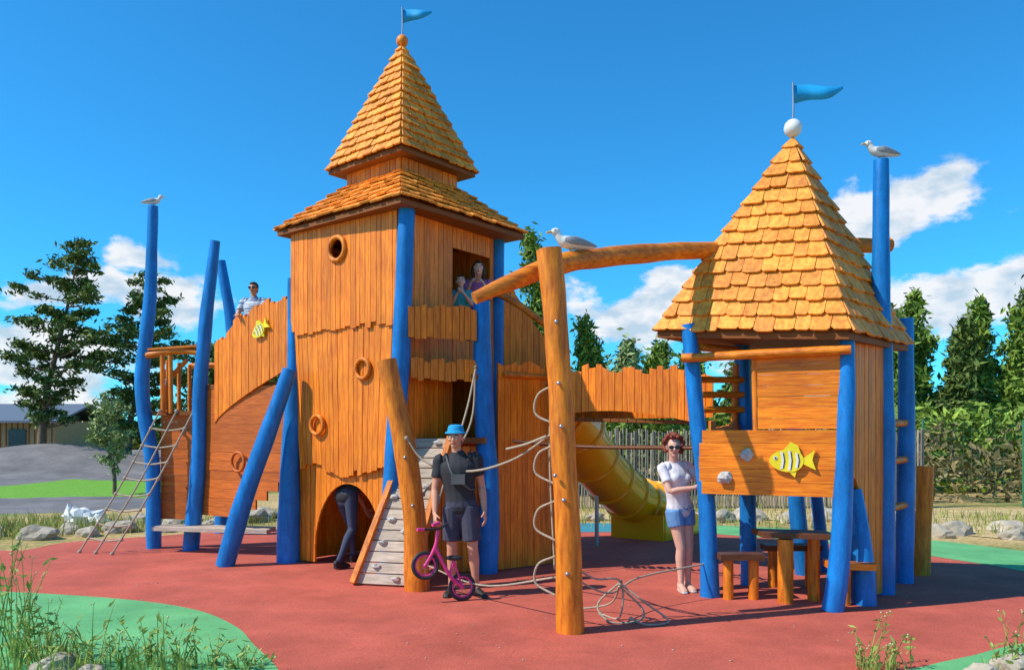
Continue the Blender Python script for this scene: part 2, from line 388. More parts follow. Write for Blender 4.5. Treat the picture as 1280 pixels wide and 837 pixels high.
prism(m,[(-4.5,11.45,2.35),(-2.9,10.5,2.35),(-2.2,11.7,2.35),(-4.2,12.9,2.35)],V((0,0,-.06)),0)
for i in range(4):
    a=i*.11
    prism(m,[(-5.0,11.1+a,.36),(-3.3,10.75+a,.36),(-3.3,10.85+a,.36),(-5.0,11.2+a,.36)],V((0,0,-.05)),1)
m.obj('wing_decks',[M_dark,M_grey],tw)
m=MB()
tube(m,[(-5.25,11.5,2.78),(-4.8,11.45,2.84),(-4.35,11.38,2.80)],.05,10,1,5,.1)
tube(m,[(-5.2,12.9,2.75),(-4.3,12.9,2.78)],.045,8,1)
for x,y in ((-5.0,11.46),(-4.88,11.45)): tube(m,[(x,y,1.95),(x-.01,y,2.78)],.033,8,0)
tube(m,[(-5.02,11.6,2.0),(-4.98,11.6,2.4),(-4.7,11.56,2.72)],.035,8,0)
for y in (11.9,12.3,12.7): tube(m,[(-5.12,y,1.95),(-5.12,y,2.75)],.03,8,0)
prism(m,[(-5.22,11.45,2.88),(-4.4,11.32,2.92),(-4.4,11.62,2.92),(-5.22,11.75,2.88)],V((0,0,-.03)),1)
m.obj('wing_railing',[M_log,M_logh],tw)
m=MB()
tube(m,[(-5.18,11.57,0),(-5.2,11.57,1.2),(-5.34,11.55,2.3),(-5.22,11.53,3.6),(-5.17,11.52,4.93)],[.105,.10,.10,.09,.07],14,0,8,.12)
tube(m,[(-4.58,11.40,0),(-4.46,11.38,1.2),(-4.42,11.36,2.4),(-4.30,11.34,3.6),(-4.2,11.33,4.38)],[.115,.105,.10,.085,.07],14,0,8,.12)
tube(m,[(-4.86,13.4,0),(-4.84,13.4,2.0),(-4.68,13.4,3.2),(-4.88,13.4,4.55)],[.11,.10,.10,.08],12,0,8,.12)
m.obj('blue_wing_posts',[M_blue],tw)
# climbing ramp
rp=group('climbing_ramp',(-1.2,9,0))
m=MB(); bl,br,tl,tr=V((-1.72,8.70,.02)),V((-1.10,8.55,.02)),V((-1.2,9.30,1.60)),V((-.70,9.16,1.60))
K=14; nr=(br-bl).cross(tl-bl).normalized()
if nr.y>0: nr=-nr
for i in range(K):
    a,b=i/K+.004,(i+1)/K-.004
    prism(m,[bl.lerp(tl,a),br.lerp(tr,a),br.lerp(tr,b),bl.lerp(tl,b)],-nr*.03,0)
m.obj('planks',[M_grey],rp)
m=MB()
for p,q in ((bl,tl),(br,tr)):
    d=(q-p).normalized(); s=d.cross(nr).normalized()
    box(m,(p+q)/2+s*(.0),((.03),(q-p).length/2,.06),ax=(s,d,nr),mi=0)
m.obj('side_rails',[M_log],rp)
m=MB()
for i in range(13):
    a=(i+.5)/13; u=.22 if i%2 else .72; u+=U(-.1,.1)
    ball(m,bl.lerp(tl,a).lerp(br.lerp(tr,a),u)+nr*.015,.038,0,(1.3,.8,.7),10,.5,i)
m.obj('climbing_holds',[M_hold],rp)
def logpost(name,pts,rad,mat=M_log,bolts=()):
    g=group(name,pts[0]); m=MB(); tube(m,pts,rad,18,0,10,.13); m.obj('trunk',[mat],g)
    m=MB()
    for b in bolts: ball(m,b,.018,0)
    if bolts: m.obj('bolts',[M_steel],g)
    return g
logpost('wooden_log_post',[(.485,6.62,-.02),(.46,6.62,.8),(.41,6.61,1.8),(.36,6.6,2.6),(.31,6.6,3.16)],[.115,.105,.10,.10,.105],bolts=[(.38,6.495,2.05),(.40,6.495,1.7),(.42,6.505,1.1),(.36,6.5,2.55),(.45,6.51,.5),(.35,6.5,1.3)])
logpost('wooden_log_post',[(-1.0,8.42,-.02),(-1.02,8.42,.7),(-1.13,8.42,1.5),(-1.32,8.42,2.42)],[.13,.12,.115,.10],bolts=[(-1.03,8.30,.9),(-1.11,8.30,1.4)])
logpost('wooden_log_post',[(4.79,9.36,-.02),(4.81,9.36,.6),(4.84,9.36,1.27)],[.1,.095,.09])
logpost('overhead_log_beam',[(-.31,6.57,2.75),(.0,6.68,2.91),(.42,6.98,3.12),(1.06,7.6,3.34),(2.08,8.32,3.56),(3.1,8.66,3.68),(4.2,8.9,3.74)],[.05,.07,.09,.09,.085,.08,.08],M_logh)
# ------------------------------------------------------------------ BRIDGE
bg=group('wooden_footbridge',(1.3,9.6,0))
m=MB()
vpanel(m,(.50,10.02),(2.05,9.08),lambda u:1.93-.10*u+.09*abs(math.sin(u*3.1))-.05,lambda u:2.50-.10*u-.03*math.sin(math.pi*u)+.03*math.sin(u*23),w=.085,jt=.05,side=-1)
vpanel(m,(.75,10.8),(2.45,9.75),lambda u:1.85,lambda u:2.42-.06*u,w=.09,jt=.045)
m.obj('side_slats',[M_wv],bg)
m=MB()
for i in range(16):
    a=V((.52,10.05,1.86)).lerp(V((2.05,9.12,1.80)),i/16); b=V((.75,10.78,1.86)).lerp(V((2.45,9.73,1.80)),i/16); d=V((1.55,-.95,-.05))/16*.92
    prism(m,[a,a+d,b+d,b],V((0,0,-.04)),0)
m.obj('deck_planks',[M_dark],bg)
m=MB(); tube(m,[(.5,10.06,2.25),(1.3,9.57,2.2),(2.05,9.12,2.15)],.035,8,0); m.obj('handrail',[M_logh],bg)
# ------------------------------------------------------------------ SLIDE
sl=group('yellow_tube_slide',(1.5,12,0))
m=MB()
path=[(.55,10.95,1.98),(.85,11.2,1.78),(1.25,11.75,1.20),(1.72,12.4,.76),(2.12,12.95,.53),(2.42,13.35,.47)]
tube(m,path,[.35,.37,.37,.37,.37,.38],28,0,8)
cp=cr(path,8)
for i in range(0,len(cp),5):
    p=V(cp[i]); q=V(cp[min(i+1,len(cp)-1)]); p0=V(cp[max(i-1,0)])
    ring(m,p,(q-p0),.375,.032,0,8,30)
m.obj('tube',[M_yel],sl)
m=MB()
d=V((.6,.8,0)).normalized(); s=V((d.y,-d.x,0)); c=V((2.2,12.9,0))
for sg in(-1,1):
    prism(m,[c+s*.42*sg-d*.35,c+s*.42*sg+d*.95,c+s*.42*sg+d*.95+V((0,0,.30)),c+s*.42*sg+d*.5+V((0,0,.42)),c+s*.42*sg-d*.35+V((0,0,.52))],s*.05*sg,0)
prism(m,[c-s*.4-d*.35+V((0,0,.02)),c+s*.4-d*.35+V((0,0,.02)),c+s*.4+d*.95+V((0,0,.02)),c-s*.4+d*.95+V((0,0,.02))],V((0,0,.2)),0)
prism(m,[c-s*.46-d*.36,c+s*.46-d*.36,c+s*.46-d*.36+V((0,0,.40)),c-s*.46-d*.36+V((0,0,.40))],-d*.04,0)
m.obj('exit_trough',[M_yel],sl)
m=MB(); tube(m,[(1.25,11.8,0),(1.25,11.8,.9)],.03,8,0); m.obj('support_leg',[M_steel],sl)
fish(sl,(.86,10.35,2.02),(1,-.2,0),(.0,0,1),(-.1,-1,0),.28)
# ------------------------------------------------------------------ PLAYHOUSE
ph=group('wooden_playhouse',(2.9,8.3,0))
m=MB()
FLp=[(2.0,8.08,0),(1.97,8.08,.9),(1.86,8.08,1.9),(1.79,8.1,2.75)]
tube(m,FLp,[.095,.085,.08,.075],14,0,8,.12)
tube(m,[(2.97,7.42,0),(3.04,7.42,.5),(3.08,7.42,1.3),(3.12,7.46,2.0),(3.14,7.5,2.62)],[.10,.095,.085,.075,.065],14,0,8,.12)
tube(m,[(2.58,8.72,0),(2.56,8.72,1.4),(2.50,8.72,2.7)],[.09,.085,.08],12,0,8,.12)
tube(m,[(3.82,8.24,0),(3.84,8.24,1.6),(3.80,8.24,3.2),(3.80,8.24,4.46)],[.11,.10,.09,.075],14,0,8,.12)
tube(m,[(4.34,8.85,0),(4.36,8.85,1.5),(4.36,8.85,2.92)],[.10,.09,.08],12,0,8,.12)
tube(m,[(3.42,9.36,0),(3.32,9.36,1.0),(3.30,9.36,2.6)],[.10,.09,.08],12,0,8,.12)
tube(m,[(3.40,7.72,0),(3.38,7.75,.6),(3.33,7.8,1.1)],[.12,.10,.08],12,0,8,.12)
tube(m,[(3.75,9.6,0),(3.62,9.55,1.05)],[.08,.07],12,0,8,.12)
m.obj('blue_posts',[M_blue],ph)
m=MB()
def hp(A,B,*a,**k): hpanel(m,A,B,*a,**k)
hp((1.86,7.96),(3.06,7.44),1.05,1.68,w=.125,ul=lambda z:.0+ (abs(z-1.36)/.33)**3*.05,side=1)
hp((2.38,7.78),(3.06,7.46),1.69,2.42,w=.105)
m.obj('front_planks',[M_wh],ph)
m=MB()
tube(m,[(1.70,8.0,2.40),(2.3,7.75,2.41),(3.12,7.36,2.42)],.045,10,0,5,.1)
tube(m,[(2.38,7.80,1.66),(2.36,7.80,2.4)],.03,8,1)
for z in (1.9,2.06,2.22): tube(m,[(1.98,8.5,z),(2.5,8.66,z+.01)],.035,8,0)
tube(m,[(2.4,8.7,1.1),(2.44,8.7,2.4)],.04,8,1)
for z in (.85,1.35,1.75): tube(m,[(3.74,8.2,z),(4.42,8.9,z+.02)],.04,10,0)
tube(m,[(1.9,8.1,2.52),(2.55,8.75,2.55)],.04,8,0)
m.obj('log_rails',[M_logh,M_log],ph)
m=MB()
vpanel(m,(3.13,7.56),(3.79,8.16),.03,2.62,w=.09,th=.03,arch=(.0,.44,.0,1.22))
vpanel(m,(3.72,8.32),(2.7,8.9),1.05,1.6,w=.1,jt=.04)
vpanel(m,(2.05,8.25),(2.5,8.7),1.05,1.75,w=.09,jt=.04)
m.obj('side_walls',[M_wv],ph)
m=MB()
prism(m,[(1.98,8.04,1.1),(3.04,7.5,1.1),(3.74,8.22,1.1),(2.62,8.8,1.1)],V((0,0,-.05)),0)
m.obj('floor',[M_dark],ph)
m=MB()
E=[V((1.47,8.25,2.70)),V((3.08,7.28,2.565)),V((4.26,8.55,2.59)),V((2.65,9.52,2.68))]
roof(m,E,V((2.95,8.4,4.76)),14,.165,0,1,.05)
m.obj('shingle_roof',[M_sh,M_dark],ph)
m=MB(); ball(m,(2.95,8.4,4.85),.095); m.obj('finial_ball',[M_white],ph)
flag(ph,2.95,8.4,4.9,5.33,.54,.19)
nF=V((-.52,-1.2,0)).normalized(); aF=V((1.2,-.52,0)).normalized()
fish(ph,V((2.665,7.595,1.39)),aF,V((0,0,1)),nF,.40)
m=MB()
ball(m,V((2.28,7.76,1.44)),.06,0,(1,.8,1),12,.5,3); ball(m,V((2.09,7.84,1.21)),.065,0,(1.1,.8,.9),12,.5,5)
ball(m,V((1.93,7.99,1.53)),.03,0,(1,.8,1),12,.5,8)
m.obj('climbing_holds',[M_hold],ph)
pt=group('play_table',(2.7,7.9,0))
m=MB()
for i in range(4):
    prism(m,[(2.45+.0*i,7.80+i*.10,.68),(3.12,7.62+i*.10,.68),(3.12,7.71+i*.10,.68),(2.45,7.89+i*.10,.68)],V((0,0,-.05)),0)
prism(m,[(2.05,7.85,.46),(2.48,7.85,.46),(2.48,8.05,.46),(2.05,8.05,.46)],V((0,0,-.06)),0)
prism(m,[(3.0,7.55,.42),(3.42,7.5,.42),(3.5,7.8,.42),(3.05,7.85,.42)],V((0,0,-.06)),1)
prism(m,[(2.7,8.5,.46),(3.3,8.5,.46),(3.3,8.7,.46),(2.7,8.7,.46)],V((0,0,-.06)),0)
m.obj('table_and_seats',[M_brown,M_wh],pt)
m=MB()
tube(m,[(2.66,7.78,0),(2.66,7.78,.62)],.075,12,0); tube(m,[(2.98,7.9,0),(2.98,7.9,.62)],.06,12,0)
for p in ((2.15,7.95),(2.40,7.95),(3.2,7.68),(2.8,8.6),(3.2,8.6)): tube(m,[(*p,0),(*p,.4)],.05,10,0)
m.obj('legs',[M_log],pt)
# ------------------------------------------------------------------ ROPES
def ropes(name,paths,r=.012,mat=M_rope,knots=True):
    m=MB()
    for p in paths:
        tube(m,p,r,6,0,8)
        if knots:
            for q in (p[0],p[-1]): ball(m,q,r*2.2,0,seg=8)
    return m.obj(name,[mat])
ropes('rope_handrail',[[(-1.1,8.33,1.60),(-.9,8.3,1.36),(-.45,8.0,1.27),(0,7.4,1.40),(.36,6.62,1.66)],
 [(-.42,9.3,2.42),(-.52,9.1,1.9),(-.72,8.8,1.2),(-.85,8.5,.7)],
 [(-.42,9.3,2.42),(-.5,9.2,1.7),(-.95,8.55,1.0)]],.012)
ropes('climbing_rope_net',[[(-.98,8.42,.30),(-.3,7.8,.17),(.42,6.68,.45)],
 [(.50,6.62,.45),(.85,7.0,.25),(1.2,7.5,.3),(1.95,8.05,.34)],
 [(.50,6.62,.55),(.7,6.75,.42),(.95,7.0,.35),(.95,7.05,.03),(.8,7.2,.02)],
 [(.95,7.0,.35),(.75,7.0,.15),(.85,6.9,.02),(1.1,6.95,.02),(1.15,7.05,.1),(.95,7.05,.3)],
 [(.95,7.0,.33),(1.15,6.95,.18),(1.35,6.9,.03),(1.15,6.8,.02),(1.02,6.85,.06)],
 [(.95,7.0,.35),(.9,7.3,.1),(.6,7.4,.02)]],.009)
m=MB()
for z0 in (2.05,1.55,1.08,.62):
    tube(m,[(.36,6.68,z0),(.22,6.75,z0-.08),(.2,6.78,z0-.24),(.36,6.7,z0-.33)],.010,6,0,8)
tube(m,[(.33,6.75,2.1),(.32,6.76,1.4),(.36,6.74,.5)],.009,6,0,8)
tube(m,[(.29,6.72,1.62),(.12,7.0,1.55),(-.05,7.5,1.5)],.012,6,0,8)
m.obj('hanging_rope_loops',[M_rope])
m=MB()
tube(m,[(.02,9.45,1.56),(.85,9.25,1.50),(1.86,8.3,1.50)],.022,8,0,8)
for i in range(26):
    u=i/25; p=cr([(.02,9.45,1.56),(.85,9.25,1.50),(1.86,8.3,1.50)],20)[min(40,int(u*40))]
    box(m,(p[0],p[1],p[2]+.012),(.012,.10,.012))
tube(m,[(.02,9.25,1.56),(.85,9.05,1.50),(1.86,8.15,1.50)],.018,8,0,8)
m.obj('balance_bar_bridge',[M_brown])
A0,A1=V((-5.02,11.4,1.98)),V((-4.52,11.36,1.98)); B0,B1=V((-6.0,11.1,.02)),V((-5.45,10.9,.02))
P=[]
for k in range(3):
    t=k/2; a=A0.lerp(A1,t); b=B0.lerp(B1,t); P.append([a,a.lerp(b,.5)+V((0,0,-.08)),b])
for i in range(1,9):
    u=i/9; l=[]
    for k in range(3):
        t=k/2; a=A0.lerp(A1,t); b=B0.lerp(B1,t); q=a.lerp(b,u)+V((0,0,-.32*u*(1-u))); l.append(q+ (V((0,0,-.03)) if k==1 else V((0,0,0))))
    P.append(l)
ropes('rope_net_ladder',P,.013)
# ------------------------------------------------------------------ FIGURE TOOLS
def fr(t,x):
    t=t.normalized(); x=(x-t*x.dot(t)); 
    if x.length<1e-4: x=t.orthogonal()
    x.normalize(); return x,t.cross(x)
class Fig:
    def __init__(s): s.v=[];s.f=[];s.l=[]
    def loft(s,pts,rx,ry,lab,xa=V((1,0,0)),cap=True,seg=14,sub=3):
        pts=[V(p) for p in pts]
        n=len(pts)
        if not isinstance(rx,(list,tuple)): rx=[rx]*n
        if not isinstance(ry,(list,tuple)): ry=[ry]*n
        c=cr([(*p,a,b) for p,a,b in zip(pts,rx,ry)],sub)
        if cap:
            def ends(c):
                p=V(c[0][:3]);q=V(c[1][:3]);t=(p-q).normalized();o=[]
                r=min(c[0][3],c[0][4])
                for k in (.95,.75,.4): 
                    z=math.sqrt(1-k*k); o.append((*(p+t*r*z),c[0][3]*k,c[0][4]*k))
                return o
            e0=ends(c)[::-1]; e1=ends(c[::-1]); c=e0+list(c)+e1
        vs=[];K=len(c)
        for i in range(K):
            a=V(c[max(i-1,0)][:3]);b=V(c[min(i+1,K-1)][:3]); x,y=fr(b-a,xa)
            p=V(c[i][:3])
            for j in range(seg):
                an=2*math.pi*j/seg; vs.append(p+x*math.cos(an)*c[i][3]+y*math.sin(an)*c[i][4])
        fs=[[i*seg+j,i*seg+(j+1)%seg,(i+1)*seg+(j+1)%seg,(i+1)*seg+j] for i in range(K-1) for j in range(seg)]
        fs+=[list(range(seg))[::-1],[(K-1)*seg+j for j in range(seg)]]
        s.add(vs,fs,lab)
    def add(s,vs,fs,lab):
        o=len(s.v); s.v+=[tuple(v) for v in vs]
        for f in fs: s.f.append([i+o for i in f]); s.l.append(lab)
    def ell(s,c,r,lab,rot=None,seg=14):
        c=V(c); vs=[];rr=8
        for i in range(1,rr):
            th=math.pi*i/rr
            for j in range(seg):
                ph=2*math.pi*j/seg; d=V((math.sin(th)*math.cos(ph)*r[0],math.sin(th)*math.sin(ph)*r[1],math.cos(th)*r[2]))
                if rot: d=rot@d
                vs.append(c+d)
        t=V((0,0,r[2]));t=rot@t if rot else t
        fs=[[i*seg+j,(i+1)*seg+j,(i+1)*seg+(j+1)%seg,i*seg+(j+1)%seg] for i in range(rr-2) for j in range(seg)]
        n=len(vs); vs+=[c+t,c-t]
        fs+=[[n,j,(j+1)%seg] for j in range(seg)]+[[n+1,(rr-2)*seg+(j+1)%seg,(rr-2)*seg+j] for j in range(seg)]
        s.add(vs,fs,lab)
    def build(s,name,mats,voxel,parent,M,smooth=2):
        labs=list(mats.keys()); me=bpy.data.meshes.new(name+'_src'); me.from_pydata(s.v,[],s.f)
        bm=bmesh.new(); bm.from_mesh(me); bmesh.ops.recalc_face_normals(bm,faces=bm.faces); bm.to_mesh(me)
        bvh=BVHTree.FromPolygons(s.v,s.f); bm.free()
        o=bpy.data.objects.new(name,me); COL.objects.link(o)
        md=o.modifiers.new('r','REMESH'); md.mode='VOXEL'; md.voxel_size=voxel; md.adaptivity=0
        ms=o.modifiers.new('s','SMOOTH'); ms.factor=.5; ms.iterations=smooth
        dg=bpy.context.evaluated_depsgraph_get(); me2=bpy.data.meshes.new_from_object(o.evaluated_get(dg))
        bpy.data.objects.remove(o); bpy.data.meshes.remove(me)
        for l in labs: me2.materials.append(mats[l])
        mi=[]
        for p in me2.polygons:
            h=bvh.find_nearest(p.center); lab=s.l[h[2]]; mi.append(labs.index(lab))
        me2.polygons.foreach_set('material_index',mi); me2.polygons.foreach_set('use_smooth',[True]*len(mi))
        me2.transform(M); me2.name=name
        o=bpy.data.objects.new(name,me2); COL.objects.link(o); adopt(parent,o); return o
def hand(F,wr,d,n,sidew,curl=.5,S=1.0,lab='skin'):
    wr=V(wr);d=V(d).normalized();n=V(n); n=(n-d*n.dot(d)).normalized(); w=d.cross(n).normalized()*sidew
    F.loft([wr-d*.01,wr+d*.03*S,wr+d*.088*S],[.026*S,.038*S,.042*S],[.02*S,.017*S,.015*S],lab,xa=w,sub=2,seg=10)
    for i in range(4):
        f=(.92,1.05,1.0,.8)[i]; p=wr+d*.088*S+w*((1.5-i)*.0215*S); pts=[p-d*.02*S,p]; a=0
        for k,l in enumerate((.036,.026,.022)):
            a+=curl*(.55,.9,.7)[k]; dd=d*math.cos(a)+n*math.sin(a); p=p+dd*l*f*S; pts.append(p)
        F.loft(pts,[.010*S,.010*S,.0095*S,.009*S,.008*S],[.010*S,.010*S,.0095*S,.009*S,.008*S],lab,sub=1,seg=7,xa=w)
    p=wr+d*.03*S+w*.03*S
    F.loft([wr+d*.02*S+w*.015*S,p,p+(d*.7+w*.7+n*.25)*.035*S,p+(d*.9+w*.55+n*.5)*.06*S],[.013*S,.013*S,.0115*S,.0095*S],[.013*S,.013*S,.0115*S,.0095*S],lab,sub=1,seg=7,xa=n)
def head(F,c,S,yaw=0,pitch=0,hair='short',lab='skin'):
    c=V(c); Rt=Matrix.Rotation(yaw,3,'Z')@Matrix.Rotation(pitch,3,'X')
    def P(x,y,z): return c+Rt@(V((x,y,z))*S)
    F.ell(P(0,.012,.022),(.074*S,.092*S,.088*S),lab,Rt)
    F.ell(P(0,-.022,-.035),(.056*S,.062*S,.07*S),lab,Rt)
    F.ell(P(0,-.055,-.085),(.028*S,.022*S,.02*S),lab,Rt)
    F.loft([P(0,-.083,.005),P(0,-.1,-.025)],[.008*S,.015*S],[.008*S,.012*S],lab,sub=2,seg=8)
    for sx in(-1,1):
        F.ell(P(sx*.077,.01,-.01),(.01*S,.018*S,.03*S),lab,Rt)
        F.ell(P(sx*.033,-.066,-.02),(.024*S,.02*S,.018*S),lab,Rt)
    F.ell(P(0,-.082,-.056),(.026*S,.008*S,.007*S),'lip',Rt)
    if hair=='short':
        F.ell(P(0,.026,.035),(.08*S,.092*S,.09*S),'hair',Rt); F.ell(P(0,.055,-.03),(.066*S,.05*S,.06*S),'hair',Rt)
        F.ell(P(0,-.045,.082),(.055*S,.035*S,.028*S),'hair',Rt)
    if hair=='long':
        F.ell(P(0,.026,.035),(.083*S,.094*S,.092*S),'hair',Rt)
        F.ell(P(0,-.04,.08),(.06*S,.04*S,.03*S),'hair',Rt)
        for sx in(-1,1): F.loft([P(sx*.07,.02,.03),P(sx*.082,.02,-.06),P(sx*.075,.03,-.15)],[.03*S,.03*S,.018*S],[.04*S,.04*S,.02*S],'hair')
        F.loft([P(0,.06,.0),P(0,.08,-.08),P(0,.07,-.15)],[.08*S,.08*S,.06*S],[.04*S,.04*S,.02*S],'hair')
    if hair=='curly':
        rr=random.Random(3)
        for i in range(150):
            a=rr.uniform(-math.pi,math.pi); e=rr.uniform(-.75,1.5)
            d=V((math.sin(a)*math.cos(e),math.cos(a)*math.cos(e),math.sin(e)))
            if d.y<-.35 and d.z<.62: continue
            k=rr.uniform(.98,1.25); F.ell(P(d.x*.098*k,.02+d.y*.108*k,.025+d.z*.108*k),(.023*S,)*3,'hair',seg=8)
    return P,Rt
def facebits(P,Rt,S,parent,M,glasses=False):
    m=MB()
    if glasses:
        for sx in(-1,1):
            c=P(sx*.034,-.088,.004)
            vs=[c+Rt@(V((math.cos(t)*.027,.004*abs(math.cos(t)),math.sin(t)*.021))*S) for t in [2*math.pi*i/14 for i in range(14)]]
            prism(m,vs,Rt@V((0,-.008*S,0)),0)
            tube(m,[P(sx*.06,-.085,.01),P(sx*.08,-.04,.012),P(sx*.081,.015,.005)],.004*S,6,0,3)
        tube(m,[P(-.012,-.095,.01),P(.012,-.095,.01)],.004*S,6,0,2)
        mats=[mat_glass]
    else:
        for sx in(-1,1):
            ball(m,P(sx*.031,-.079,.004),.0125*S,1,seg=10); ball(m,P(sx*.031,-.087,.004),.007*S,0,seg=8)
            tube(m,[P(sx*.016,-.09,.026),P(sx*.034,-.09,.031),P(sx*.052,-.078,.024)],.004*S,6,0,3)
        mats=[mat_glass,M_white]
    o=m.obj('sunglasses' if glasses else 'eyes',mats,None); o.data.transform(M); adopt(parent,o)
mat_glass=pm('dark_gloss',(.012,.012,.014),rough=.2,bump=0)
skinA=pm('skin_tanned',(.68,.32,.19),(.60,.26,.15),rough=.5,scale=10,bump=.03)
skinB=pm('skin_fair',(.76,.43,.31),(.68,.36,.25),rough=.5,scale=10,bump=.03)
lip=pm('lips',(.42,.11,.09),rough=.5,bump=0)
def cl(name,c,b=.35): return pm(name,c,rough=.85,scale=14,bump=b,contrast=(.3,.7),bd=.012)
h_dark=pm('hair_dark',(.035,.018,.01),(.015,.008,.005),rough=.6,scale=60,bump=.5)
h_red=pm('hair_auburn',(.28,.05,.02),(.12,.022,.01),rough=.6,scale=60,bump=.6)
h_grey=pm('hair_grey',(.2,.18,.16),rough=.7,scale=60,bump=.5)
black=cl('cloth_black',(.035,.034,.038)); dshort=cl('cloth_dark_shorts',(.06,.06,.09)); jeans=cl('cloth_jeans_dark',(.055,.065,.11)); denim=cl('cloth_denim',(.14,.30,.56)); tee=cl('cloth_white',(.78,.74,.76)); shoe=pm('shoe_dark',(.03,.025,.022),rough=.6); sandal=pm('sandal_white',(.7,.68,.66),rough=.6); hatm=cl('cloth_hat_blue',(.01,.32,.60)); stripe=pm('cloth_striped',(.75,.75,.77),(.1,.16,.28),rough=.85,scale=9,stretch=(.3,.3,9),contrast=(.48,.52)); pink=pm('pink_paint',(.85,.06,.27),rough=.35,bump=0); tealc=cl('cloth_teal',(.05,.40,.45)); navyc=cl('cloth_navy',(.03,.05,.12))
mag=cl('cloth_purple',(.40,.14,.34))
def figure(name,loc,yaw,S,J,outfit,mats,hair='short',glasses=False,hyaw=0,hpitch=0,voxel=.0075,handspec=None,kind='full',female=False):
    D=dict(pel=(0,0,.93),wai=(0,0,1.08),che=(0,0,1.28),nek=(0,.01,1.46),hd=(0,-.01,1.635),
      shL=(.185,.01,1.41),elL=(.24,.03,1.12),wrL=(.25,-.06,.87),shR=(-.185,.01,1.41),elR=(-.24,.03,1.12),wrR=(-.25,-.06,.87),
      hpL=(.09,0,.90),knL=(.11,-.02,.49),anL=(.12,.02,.09),hpR=(-.09,0,.90),knR=(-.11,-.02,.49),anR=(-.12,.02,.09),tdL=(.05,-1,0),tdR=(-.05,-1,0))
    D.update(J); D={k:V(v) for k,v in D.items()}
    F=Fig(); g=group(name,loc); M=Matrix.Translation(V(loc))@Matrix.Rotation(yaw,4,'Z')@Matrix.Scale(S,4)
    w=.88 if female else 1
    pel,wai,che,nek,hd=D['pel'],D['wai'],D['che'],D['nek'],D['hd']
    F.loft([pel+V((0,0,-.07)),pel,pel.lerp(wai,.7)],[.145,.172,.155*w],[.10,.125,.11],'low')
    sh=D['shL'].lerp(D['shR'],.5)
    F.loft([pel.lerp(wai,-.05),wai,che,che.lerp(sh,.6),sh+V((0,0,.035))],[.170*(1.02 if female else 1),.158*w,.188*w,.186*w,.09],[.125,.118,.13,.115,.07],'top')
    if female:
        for sx in(-1,1): F.ell(che+V((sx*.075,-.085,.0)),(.065,.06,.065),'top')
    F.loft([sh+V((0,.01,.0)),nek+V((0,0,.02)),hd+V((0,.01,-.06))],[.06,.052,.05],[.06,.055,.055],'skin')
    for s_ in 'LR':
        a,e,wv=D['sh'+s_],D['el'+s_],D['wr'+s_]; sg=1 if s_=='L' else -1
        F.loft([a,a.lerp(e,.45),e,e.lerp(wv,.3),wv],[.05*w,.046*w,.038*w,.041*w,.026],[.05*w,.045*w,.038*w,.038*w,.022],'skin')
        F.loft([sh.lerp(a,.6),a+(a-sh)*.03,a.lerp(e,.30),a.lerp(e,.62)],[.07,.066*w,.063*w,.064*w],[.075,.066*w,.063*w,.064*w],'top',cap=False)
        hs=(handspec or {}).get(s_)
        dirv=(wv-e).normalized()
        if hs: hand(F,wv,hs[0],hs[1],hs[2],hs[3])
        else: hand(F,wv,dirv,V((-sg,0,.0)),-1 if s_=='L' else 1,.4)
    if kind=='full':
        for s_ in 'LR':
            h,k,an,td=D['hp'+s_],D['kn'+s_],D['an'+s_],D['td'+s_].normalized()
            F.loft([h,h.lerp(k,.4),k],[.085,.075,.055],[.09,.08,.058],'leg'); F.loft([k,k.lerp(an,.3)+V((0,.012,0)),k.lerp(an,.7),an],[.054,.055,.038,.034],[.056,.06,.042,.036],'calf')
            F.loft([an+V((0,0,-.02))-td*.035,an+td*.06+V((0,0,-.042)),an+td*.15+V((0,0,-.058))],[.036,.042,.038],[.045,.034,.022],'foot',xa=V((-td.y,td.x,0)))
            F.loft([an+V((0,0,-.072))-td*.05,an+td*.06+V((0,0,-.076)),an+td*.17+V((0,0,-.076))],[.036,.044,.038],[.014,.012,.012],'sole',xa=V((-td.y,td.x,0)))
            if outfit in('shorts','minishorts'):
                e=.80 if outfit=='shorts' else .38
                F.loft([h+V((0,0,.02)),h.lerp(k,e*.5),h.lerp(k,e)],[.10,.10,.098],[.112,.11,.105],'low',cap=False)
    P,Rt=head(F,hd,1,hyaw,hpitch,hair if hair!='none' else '')
    F.build('body',mats,voxel/ S if S<1 else voxel,g,M)
    facebits(P,Rt,1,g,M,glasses)
    return g,M,P,Rt
g,M,P,Rt=figure('man_with_hat',(-.54,8.12,0),-0.1,.985,
  dict(pel=(.02,0,.93),wai=(.01,0,1.08),che=(-.01,-.01,1.28),nek=(-.02,0,1.46),hd=(-.03,-.03,1.63),shR=(-.195,-.01,1.40),shL=(.175,.01,1.42),elR=(-.24,-.04,1.11),wrR=(-.22,-.15,.86),elL=(.23,.05,1.14),wrL=(.27,-.03,.89),
   hpL=(.11,0,.90),hpR=(-.07,0,.90),knL=(.15,-.03,.49),anL=(.18,.02,.09),knR=(-.07,.0,.49),anR=(-.08,.03,.09),tdL=(.7,-.8,0),tdR=(-.2,-1,0)),
  'shorts',dict(skin=skinA,lip=lip,hair=h_grey,top=black,low=dshort,leg=skinA,calf=skinA,foot=shoe,sole=shoe),hyaw=-.1,handspec={'R':((.15,-.55,-.85),(.6,.2,-.2),1,.9)})
m=MB(); hc=P(0,.012,.066)
lathe(m,hc,[(.118,-.022),(.110,-.008),(.09,.0),(.086,.03),(.078,.056),(.05,.068),(.0,.072)],0,22,.95,1.08)
lathe(m,hc,[(.114,-.026),(.106,-.014),(.086,-.006)],0,22,.95,1.08)
o=m.obj('bucket_hat',[hatm]); o.data.transform(M); adopt(g,o)
